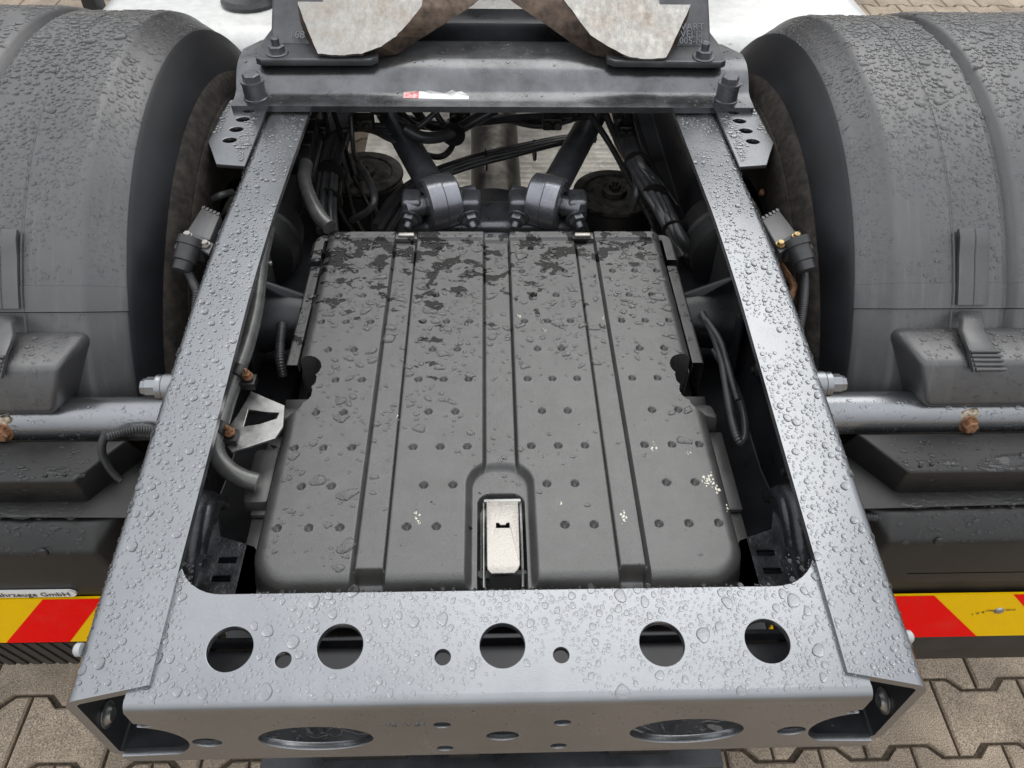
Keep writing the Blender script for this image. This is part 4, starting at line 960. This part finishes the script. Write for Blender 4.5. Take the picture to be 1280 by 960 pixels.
# ---- lamp housings beside the frame end
def chain():
    px = 1200; pts = []
    z_ = lambda py, y: P(px, py, y=y).z
    y0 = .57
    zA = z_(745, y0); zB = z_(678, y0); y1 = .602; zC = z_(641, y1); yD = P(px, 617, z=zC).y
    zE = z_(592, yD); yF = P(px, 555, z=zE).y
    return y0, zA, zB, y1, zC, yD, zE, yF
y0, zA, zB, y1, zC, yD, zE, yF = chain()
for sgn in (1, -1):
    hs_ = MB()
    lo = [(.475, y0 + .06), (.52, y0)]
    # lower body: vertical rear face with sloped top
    hs_.hull([(sgn * x, y, z) for x, y, z in ((.525, y0, zB - .115), (1.2, y0, zB - .115), (.545, y0, zB), (1.2, y0, zB), (.552, y1, zC), (1.2, y1 + .012, zC), (.50, y0 + .05, zB - .09), (.47, y0 + .16, zC - .16), (1.2, y0 + .18, zC - .16), (.49, yF, zC - .02), (1.2, yF, zC - .02), (.52, y1 + .02, zC - .005))], .006)
    body = hs_.build('lamp_housing', M['black'], truck, smooth=40, label='%s black plastic rear lamp housing wet with rain' % ('right' if sgn > 0 else 'left'))
    s2 = MB().hull([(sgn * x, y, z) for x, y, z in ((.50, y1 + .005, zC + .0045), (1.2, y1 + .02, zC + .0045), (.47, yF + .03, zC + .004), (1.2, yF + .03, zC + .004), (.50, y1 + .008, zC), (1.2, y1 + .02, zC), (.47, yF + .03, zC - .01), (1.2, yF + .03, zC - .01))], .0015)
    s2.build('housing_lid', M['black'], body, smooth=40)
    s3 = MB().hull([(sgn * x, y, z) for x, y, z in ((.565, yD, zC + .002), (1.2, yD, zC + .002), (.570, yD + .003, zE), (1.2, yD + .003, zE), (.520, yF + .02, zE + .002), (1.2, yF + .02, zE + .002), (.505, yF + .03, zC), (1.2, yF + .03, zC))], .004)
    s3.build('top_box', M['black'], body, smooth=40)
    # screw recess
    q = P(1174, 678 + 0, y=y0) if sgn > 0 else P(53, 692, y=y0)
    MB().cyl((q.x, y0 - .0012, q.z), (q.x, y0 + .004, q.z), .0075).build('screw_recess', M['ink'], body)
    for a, b in (((1151, 584), (1165, 582)) if sgn > 0 else ((56, 596), (80, 595))):
        q = P(a, b, y=yD); MB().cyl((q.x, yD - .0006, q.z), (q.x, yD + .004, q.z), .0032).build('screw_recess', M['ink'], body)
    # lower skirt
    MB().box(*sorted((sgn * .50, sgn * 1.2)), y0 + .006, y0 + .03, zA - .02, zB - .10, .003).build('lower_skirt', M['brownblack'], body)
    q1, q2 = P(1134, 717, y=y0), P(1290, 715, y=y0)
    if sgn > 0: MB().box(q1.x, 1.2, y0 - .0, y0 + .007, q1.z - .0012, q1.z + .0012).build('trim_line', M['alu'], body)
    # chevron board
    zt, zb = P(1200, 741, y=y0).z, P(1200, 793, y=y0).z
    if sgn < 0: zt, zb = P(60, 746, y=y0).z, P(60, 800, y=y0).z
    yb = y0 - .004
    bd = MB().box(*sorted((sgn * .44, sgn * 1.3)), yb + .0006, yb + .004, zb, zt).build('warning_board', M['yellow'], truck, smooth=0, label='%s red and yellow striped reflective board' % ('right' if sgn > 0 else 'left'))
    hgt = zt - zb
    def stripe(a, b, c_, d_):  # top x range, bottom x range
        MB().add([(a, yb, zt - .0006), (b, yb, zt - .0006), (d_, yb, zb + .0006), (c_, yb, zb + .0006)], [(0, 1, 2, 3)]).build('red_stripe', M['red'], bd, smooth=0)
    if sgn > 0:
        a = P(1171, 741, y=yb).x; b = P(1223, 793, y=yb).x; stripe(.445, a, .445, b); a2 = P(1272, 738, y=yb).x; stripe(a2, a2 + .25, a2 + (b - a), a2 + .25 + (b - a))
    else:
        a = P(51, 747, y=yb).x; b = P(3, 799, y=yb).x; c_ = P(128, 748, y=yb).x; d_ = P(88, 803, y=yb).x
        stripe(a, min(c_, -.44), b, d_); stripe(a - .5, a - .28, b - .5, b - .28)
    # rubber strip below
    zr = P(1200, 823, y=y0).z if sgn > 0 else P(60, 829, y=y0).z
    rs = MB().box(*sorted((sgn * .45, sgn * 1.3)), y0 - .001, y0 + .03, zr, zb - .001, .003).build('rubber_skirt', M['brownblack'], truck)
    if sgn < 0:
        rb = MB()
        for k in range(40):
            x = -.50 - k * .021; h_ = zb - zr
            rb.add([(x, y0 - .0035, zb - .004), (x - .013, y0 - .0035, zb - .004), (x + .009, y0 - .0035, zr + .004), (x + .022, y0 - .0035, zr + .004), (x, y0, zb - .004), (x - .013, y0, zb - .004), (x + .009, y0, zr + .004), (x + .022, y0, zr + .004)],
                   [(0, 1, 2, 3), (0, 3, 7, 4), (1, 5, 6, 2), (0, 4, 5, 1), (3, 2, 6, 7)])
        rb.build('skirt_ribs', M['brownblack'], rs, smooth=0)
# company strip above the left board
q = P(95, 742, y=.566)
st_ = MB(); st_.hull([(x, y, z) for x in (-1.2, q.x - .006) for y in (.5655, .569) for z in (q.z - .008, q.z + .008)] + [(q.x, y, z) for y in (.5655, .569) for z in (q.z - .003, q.z + .003)])
pl_ = st_.build('number_plate_strip', M['white'], truck, smooth=0, label='narrow white name strip above the left striped board')
text('Nutzfahrzeuge GmbH', .0155, frame((q.x - .008, .5650, q.z - .0052), (1, 0, 0), (0, 0, 1)), 'strip_lettering', M['ink'], pl_, .0002, 'RIGHT')
q = P(1249, 764, y=.565)
bd = [o for o in bpy.data.objects if o.name.startswith('warning_board') and 'right' in o['label']][0]
MB().lathe((q.x, .567, q.z), (0, -1, 0), [(0, .0085), (.003, .007), (.0045, 0)], 16).build('rivet', M['alu'], bd)
text('1 0 4', .010, frame(P(1222, 768, y=.5655), (1, 0, .45), (-.45, 0, 1)), 'board_print', M['ink'], bd, .0001)
text('104 R-00 0012', .008, frame(P(1250, 764, y=.5655), (1, 0, .05), (0, 0, 1)), 'board_print', M['ink'], bd, .0001)
# lower beam below the crossmember
zl = .52; a = P(325, 950, z=zl); b_ = P(905, 950, z=zl)
ub = MB().box(a.x, b_.x, .34, .47, .40, zl, .006).build('underrun_beam', M['paint_dark'], truck)
for k, (u, v) in enumerate(((405, 510), (760, 838), (560, 600))):
    c = P(u, 948, z=zl); e = P(v, 948, z=zl); MB().box(c.x, e.x, .36, .42, zl - .01, zl + .012, .003).build('beam_bracket', M['brownblack'], ub)

# ---- fuel tanks and cab
for sgn in (1, -1):
    tk = MB().box(*sorted((sgn * .50, sgn * 1.09)), 2.03, 3.3, .30, .80, .075).build('fuel_tank', M['tank'], truck, smooth=50, label='%s bright aluminium tank in front of the fender' % ('right' if sgn > 0 else 'left'))
    if sgn < 0:
        MB().box(-1.145, -1.105, 2.30, 2.36, .29, .81, .004).build('tank_strap', M['black'], tk)
        c = P(310, 2, z=.81); MB().lathe((c.x, c.y + .02, .79), (0, 0, 1), [(0, .075), (.02, .078), (.03, .07), (.032, 0)], 32).build('filler_cap', M['hose'], tk)
cabm = MB().box(-1.22, 1.22, 3.85, 5.8, 1.15, 2.85, .10); cabp = cabm.build('cab', M['cab'], truck, smooth=40)
MB().box(-1.0, 1.0, 3.85, 5.6, .75, 1.148, .05).build('cab_floor', M['black'], cabp)
MB().box(-.75, .75, 3.842, 3.852, 2.0, 2.5, .004).build('rear_window', M['glass_dark'], cabp)
for sgn in (1, -1):
    MB().lathe((sgn * .95, 4.6, .5), (sgn, 0, 0), [(-.13, .29), (-.15, .38), (-.13, .49), (.13, .49), (.15, .38), (.13, .29), (.12, 0)], 48).build('front_tyre', M['rubber'], truck, smooth=40)

# ================================================================== WATER DROPS
dv, dn = {}, {}
NS = 12
def drops(name, label, n, sample, rmin, rmax, power=2.6, squash=.42, elong=1.0, irr=.18, seed=1, maxov=True):
    """n drops on a surface. sample(rng) -> (point, normal, tangent, ok, size factor)"""
    rg = random.Random(seed); V = []; F_ = []; grid = {}; cnt = 0; cell = rmax * 2.2
    for _ in range(n * 4):
        if cnt >= n: break
        s = sample(rg)
        if s is None: continue
        p, nr, tg, k = s
        r = rmin * (1 - rg.random() * (1 - (rmin / rmax) ** power)) ** (-1 / power) * k
        key = tuple(int(math.floor(c / cell)) for c in p); bad = False
        for a in (-1, 0, 1):
            for b in (-1, 0, 1):
                for c in (-1, 0, 1):
                    for (q_, rq) in grid.get((key[0] + a, key[1] + b, key[2] + c), ()):
                        if (q_ - p).length < (r + rq) * 1.08: bad = True; break
        if bad: continue
        grid.setdefault(key, []).append((p, r)); cnt += 1
        bt = nr.cross(tg).normalized(); tg = bt.cross(nr).normalized()
        ir = irr * min(1, r / .002); ph = [rg.uniform(0, 2 * PI) for _ in range(3)]; el = 1 + (elong - 1) * min(1, r / .002) + rg.uniform(0, .25)
        h = r * squash * rg.uniform(.85, 1.15) * (.003 / max(.003, r)) ** .5
        o = len(V)
        for (rr, zz) in ((1.0, -.08), (.965, .42), (.87, .76), (.6, .96)):
            for i in range(NS):
                a = 2 * PI * i / NS; f_ = 1 + ir * (math.sin(2 * a + ph[0]) * .5 + math.sin(3 * a + ph[1]) * .5 + math.sin(4 * a + ph[2]) * .25)
                V.append(p + tg * (math.cos(a) * r * rr * f_ * el) + bt * (math.sin(a) * r * rr * f_) + nr * (h * zz))
        V.append(p + nr * h)
        for g in range(3):
            for i in range(NS): F_.append((o + g * NS + i, o + g * NS + (i + 1) % NS, o + (g + 1) * NS + (i + 1) % NS, o + (g + 1) * NS + i))
        for i in range(NS): F_.append((o + 3 * NS + i, o + 3 * NS + (i + 1) % NS, o + 4 * NS))
    me = bpy.data.meshes.new(name); me.from_pydata([tuple(v) for v in V], [], F_); me.shade_smooth(); me.materials.append(M['water'])
    ob = bpy.data.objects.new(name, me); COL.objects.link(ob); ob['kind'] = 'stuff'; ob['label'] = label
    return ob
from mathutils import noise as mn
def dens(x, y, s=14, lo=-.15): return mn.noise(Vector((x * s, y * s, 3.1))) > lo
up = Vector((0, 0, 1)); YV = Vector((0, 1, 0)); XV = Vector((1, 0, 0))
def s_rail(sg):
    def f(g):
        y = .30 + 1.05 * g.random() ** 1.15; x = g.uniform(.333, .4045)
        if not dens(x + sg, y, 16, -.35 + .3 * (g.random() - .5)): return None
        z = rail_top(y) + .0002; nr = up
        if x > .396: a = min(1.3, (x - .394) / .012 * 1.3); nr = Vector((math.sin(a) * sg, 0, math.cos(a))); z = rail_top(y) - .012 + .0121 * math.cos(math.asin(min(1, (x - .394) / .012)))
        k = .75 + .35 * min(1, max(0, (1.2 - y) / .5))
        return Vector((sg * x, y, z)), nr, (YV + XV * g.uniform(-.6, .6)).normalized(), k
    return f
NS = 14
drops('water_drops', 'rain drops beaded along the top of the right frame rail', 1700, s_rail(1), .0009, .0050, 1.3, squash=.40, irr=.10, seed=3)
drops('water_drops', 'rain drops beaded along the top of the left frame rail', 1500, s_rail(-1), .0009, .0050, 1.3, squash=.40, irr=.10, seed=4)
bigh = [(-.264, .339), (-.158, .34), (0, .338), (.157, .337), (.262, .338)]
def s_cross(g):
    x = g.uniform(-.345, .345); y = g.uniform(.289, .397 if abs(x) < .30 else .43)
    if any(math.hypot(x - a, y - b) < .0262 for a, b in bigh) or any(math.hypot(x - a, y - .3275) < .0115 for a in (-.211, -.058, .057)): return None
    if abs(x) > .3335 and y > .31: return None
    if not dens(x, y, 12, -.5 + .4 * g.random()): return None
    return Vector((x, y, zx(y) + .0002)), up, (YV + XV * g.uniform(-.5, .5)).normalized(), 1.
drops('water_drops', 'large rain drops on the holed rear end plate', 1500, s_cross, .0009, .0068, 1.3, squash=.38, elong=1.12, irr=.15, seed=5)
def s_cover(lo, hi, fnd):
    def f(g):
        x = g.uniform(-.31, .31); y = g.uniform(lo, hi); z = cover_z(x, y)
        if z < .83 or abs(z - cover_z(x + .003, y)) > .0008 or abs(z - cover_z(x - .003, y)) > .0008 or abs(z - cover_z(x, y + .003)) > .0008: return None
        k = fnd(x, y, g)
        if not k: return None
        return Vector((x, y, z + .0001)), up, (XV + YV * g.uniform(-1.2, 1.2)).normalized(), k
    return f
def wet(x, y, g):
    p = (y - .62) / .45 + (-.12 if x > .14 else .12 * (x < -.10)) + mn.noise(Vector((x * 9, y * 9, 0))) * .7
    if x < -.17: p = max(p, .28)
    return (.75 + .5 * g.random()) if g.random() < p else 0
drops('water_drops', 'rain water beads and puddles on the ribbed cover', 1100, s_cover(.46, 1.10, wet), .0013, .0085, 1.4, squash=.34, elong=1.35, irr=.26, seed=6)
drops('water_drops', 'fine rain beads on the cover edges', 500, s_cover(.43, 1.10, lambda x, y, g: (1 if abs(x) > .285 or g.random() < .12 else 0)), .0006, .0035, 1.8, squash=.3, irr=.3, seed=16)
px_f = [p[0] for p in prof_f[3:24]]; 
def s_fen(sg):
    def f(g):
        th_ = t0 + .07 + (R_(112) - t0 - .07) * g.random() ** .8; x = .54 + (.52) * g.random() ** 1.1
        if not dens(x * 1.5 + sg, th_, 7, -.5 + .5 * g.random()): return None
        i = max(j for j in range(3, 23) if prof_f[j][0] <= x); x0, r0 = prof_f[i]; x1, r1 = prof_f[i + 1]
        r = r0 + (r1 - r0) * (x - x0) / (x1 - x0); sl_ = (r1 - r0) / (x1 - x0)
        if abs(sl_) > .75: return None
        nr = Vector((-sl_ * sg, -math.cos(th_), math.sin(th_))).normalized()
        p = Vector(fpt(sg * x, r, th_)); top = max(0, min(1, (th_ - R_(55)) / R_(25)))
        return p, nr, (XV + YV * g.uniform(-.5, .5)).normalized(), (.82 + .7 * top) * (1 if abs(sl_) < .1 else .7)
    return f
drops('water_drops', 'rain drops scattered over the right fender', 3700, s_fen(1), .0014, .0058, 1.8, squash=.46, elong=1.15, irr=.13, seed=8)
drops('water_drops', 'rain drops scattered over the left fender', 3700, s_fen(-1), .0014, .0058, 1.8, squash=.46, elong=1.15, irr=.13, seed=9)
def s_low(g):
    sg = g.choice((-1, 1)); th_ = g.uniform(R_(33), t0 - .005); x = g.uniform(.59, .98)
    if g.random() < .75:      # on the bulge: sloped top, then front
        x = g.uniform(.60, 1.0); top = g.random() < .55; a_, b_ = (A_, D_) if top else (D_, C_); t = g.uniform(.06, .94)
        if x < abs(a_.x) + (abs(b_.x) - abs(a_.x)) * t + .012: return None
        dn = Vector((0, -(a_.z - b_.z), a_.y - b_.y)).normalized()
        if dn.z < 0: dn = -dn
        return Vector((sg * x, a_.y + (b_.y - a_.y) * t, a_.z + (b_.z - a_.z) * t)) + dn * .0002, dn, XV, 1.
    if x > .65: return None
    p = Vector(fpt(sg * x, .5728, th_)); return p, Vector((0, -math.cos(th_), math.sin(th_))), XV, .7
drops('water_drops', 'rain drops on the lower fender panels', 900, s_low, .0013, .0048, 2.0, seed=10)
def s_misc(g):
    c = g.random(); sg = g.choice((-1, 1))
    if c < .28:    # slotted brackets
        y = g.uniform(1.15, 1.355); x = g.uniform(.412, .478 if y > 1.24 else .412 + .04 * ((y - 1.14) / .1))
        if abs(x - .452) < .018 and 1.20 < y: return None
        return Vector((sg * x, y, .9608)), up, XV, .9
    if c < .5:     # tubes
        a = g.uniform(-.3, 1.5); x = g.uniform(.42, 1.0); return Vector((sg * x, .745 - .0316 * math.cos(a), .785 + .0316 * math.sin(a))), Vector((0, -math.cos(a), math.sin(a))), XV, .6 + .3 * (a > .7)
    if c < .68:    # sloped face of lamp housing
        t = g.random(); x = g.uniform(.56, 1.0); return Vector((sg * x, y0 + (y1 - y0) * t, zB + (zC - zB) * t + .0004)), Vector((0, -.7, .7)), XV, .75
    if c < .80:
        x = g.uniform(.57, 1.0); return Vector((sg * x, g.uniform(y1 + .004, yD - .002), zC + .0047)), up, XV, 1.2
    if c < .93:
        x = g.uniform(.56, 1.0); return Vector((sg * x, g.uniform(yD + .005, yF + .015), zE + .001)), up, XV, 1.3
    return Vector((sg * g.uniform(.56, 1.), yD - .0004, g.uniform(zC + .006, zE - .004))), Vector((0, -1, 0)), XV, .55
drops('water_drops', 'rain drops on brackets, side tubes and lamp housings', 2400, s_misc, 0.0011, .0050, 1.7, squash=.42, elong=1.5, irr=.3, seed=12)
def s_pud(g):
    sg = g.choice((-1, 1)); x = g.uniform(.58, 1.02)
    if g.random() < .5: return Vector((sg * x, g.uniform(y1 + .006, yD - .004), zC + .0046)), up, (XV + YV * g.uniform(-.15, .15)).normalized(), 1.
    return Vector((sg * x, g.uniform(yD + .004, yD + .03), zE + .0008)), up, (XV + YV * g.uniform(-.15, .15)).normalized(), 1.
drops('water_puddles', 'flat puddles caught on the ledges of the rear lamp housings', 46, s_pud, .004, .010, 1.0, squash=.2, elong=3.2, irr=.3, seed=22)
def s_plate(g):
    x = g.uniform(-.46, .465); y = g.uniform(1.32, 1.50); z = float(np.interp(y, [p[0] for p in prof], [p[1] for p in prof]))
    if g.random() > (.25 + .75 * (abs(x) > .40)): return None
    sl_ = (float(np.interp(y + .004, [p[0] for p in prof], [p[1] for p in prof])) - z) / .004
    return Vector((x, y, z + .0002)), Vector((0, -sl_, 1)).normalized(), XV, .9
drops('water_drops', 'sparse rain drops on the corrugated cross plate', 420, s_plate, .0009, .0035, 2.2, seed=13)
def s_bot(g):
    x = g.choice((-.187, .187)) + g.uniform(-.06, .06); return Vector((x, g.uniform(.295, .35), .7752)), up, XV, 1.4
drops('water_drops', 'puddles lying inside the end plate behind its oval cut-outs', 60, s_bot, .002, .012, 1.2, squash=.2, elong=1.5, irr=.4, seed=14)
def s_face(g):
    x = g.uniform(-.34, .34); z = .885 - .02 * g.random() ** 2 * 3
    return Vector((x, .2827, z)), Vector((0, -1, 0)), XV, .6
drops('water_drops', 'tiny rain beads hanging on the end plate face below its fold', 260, s_face, .0007, .0025, 2.2, seed=15)
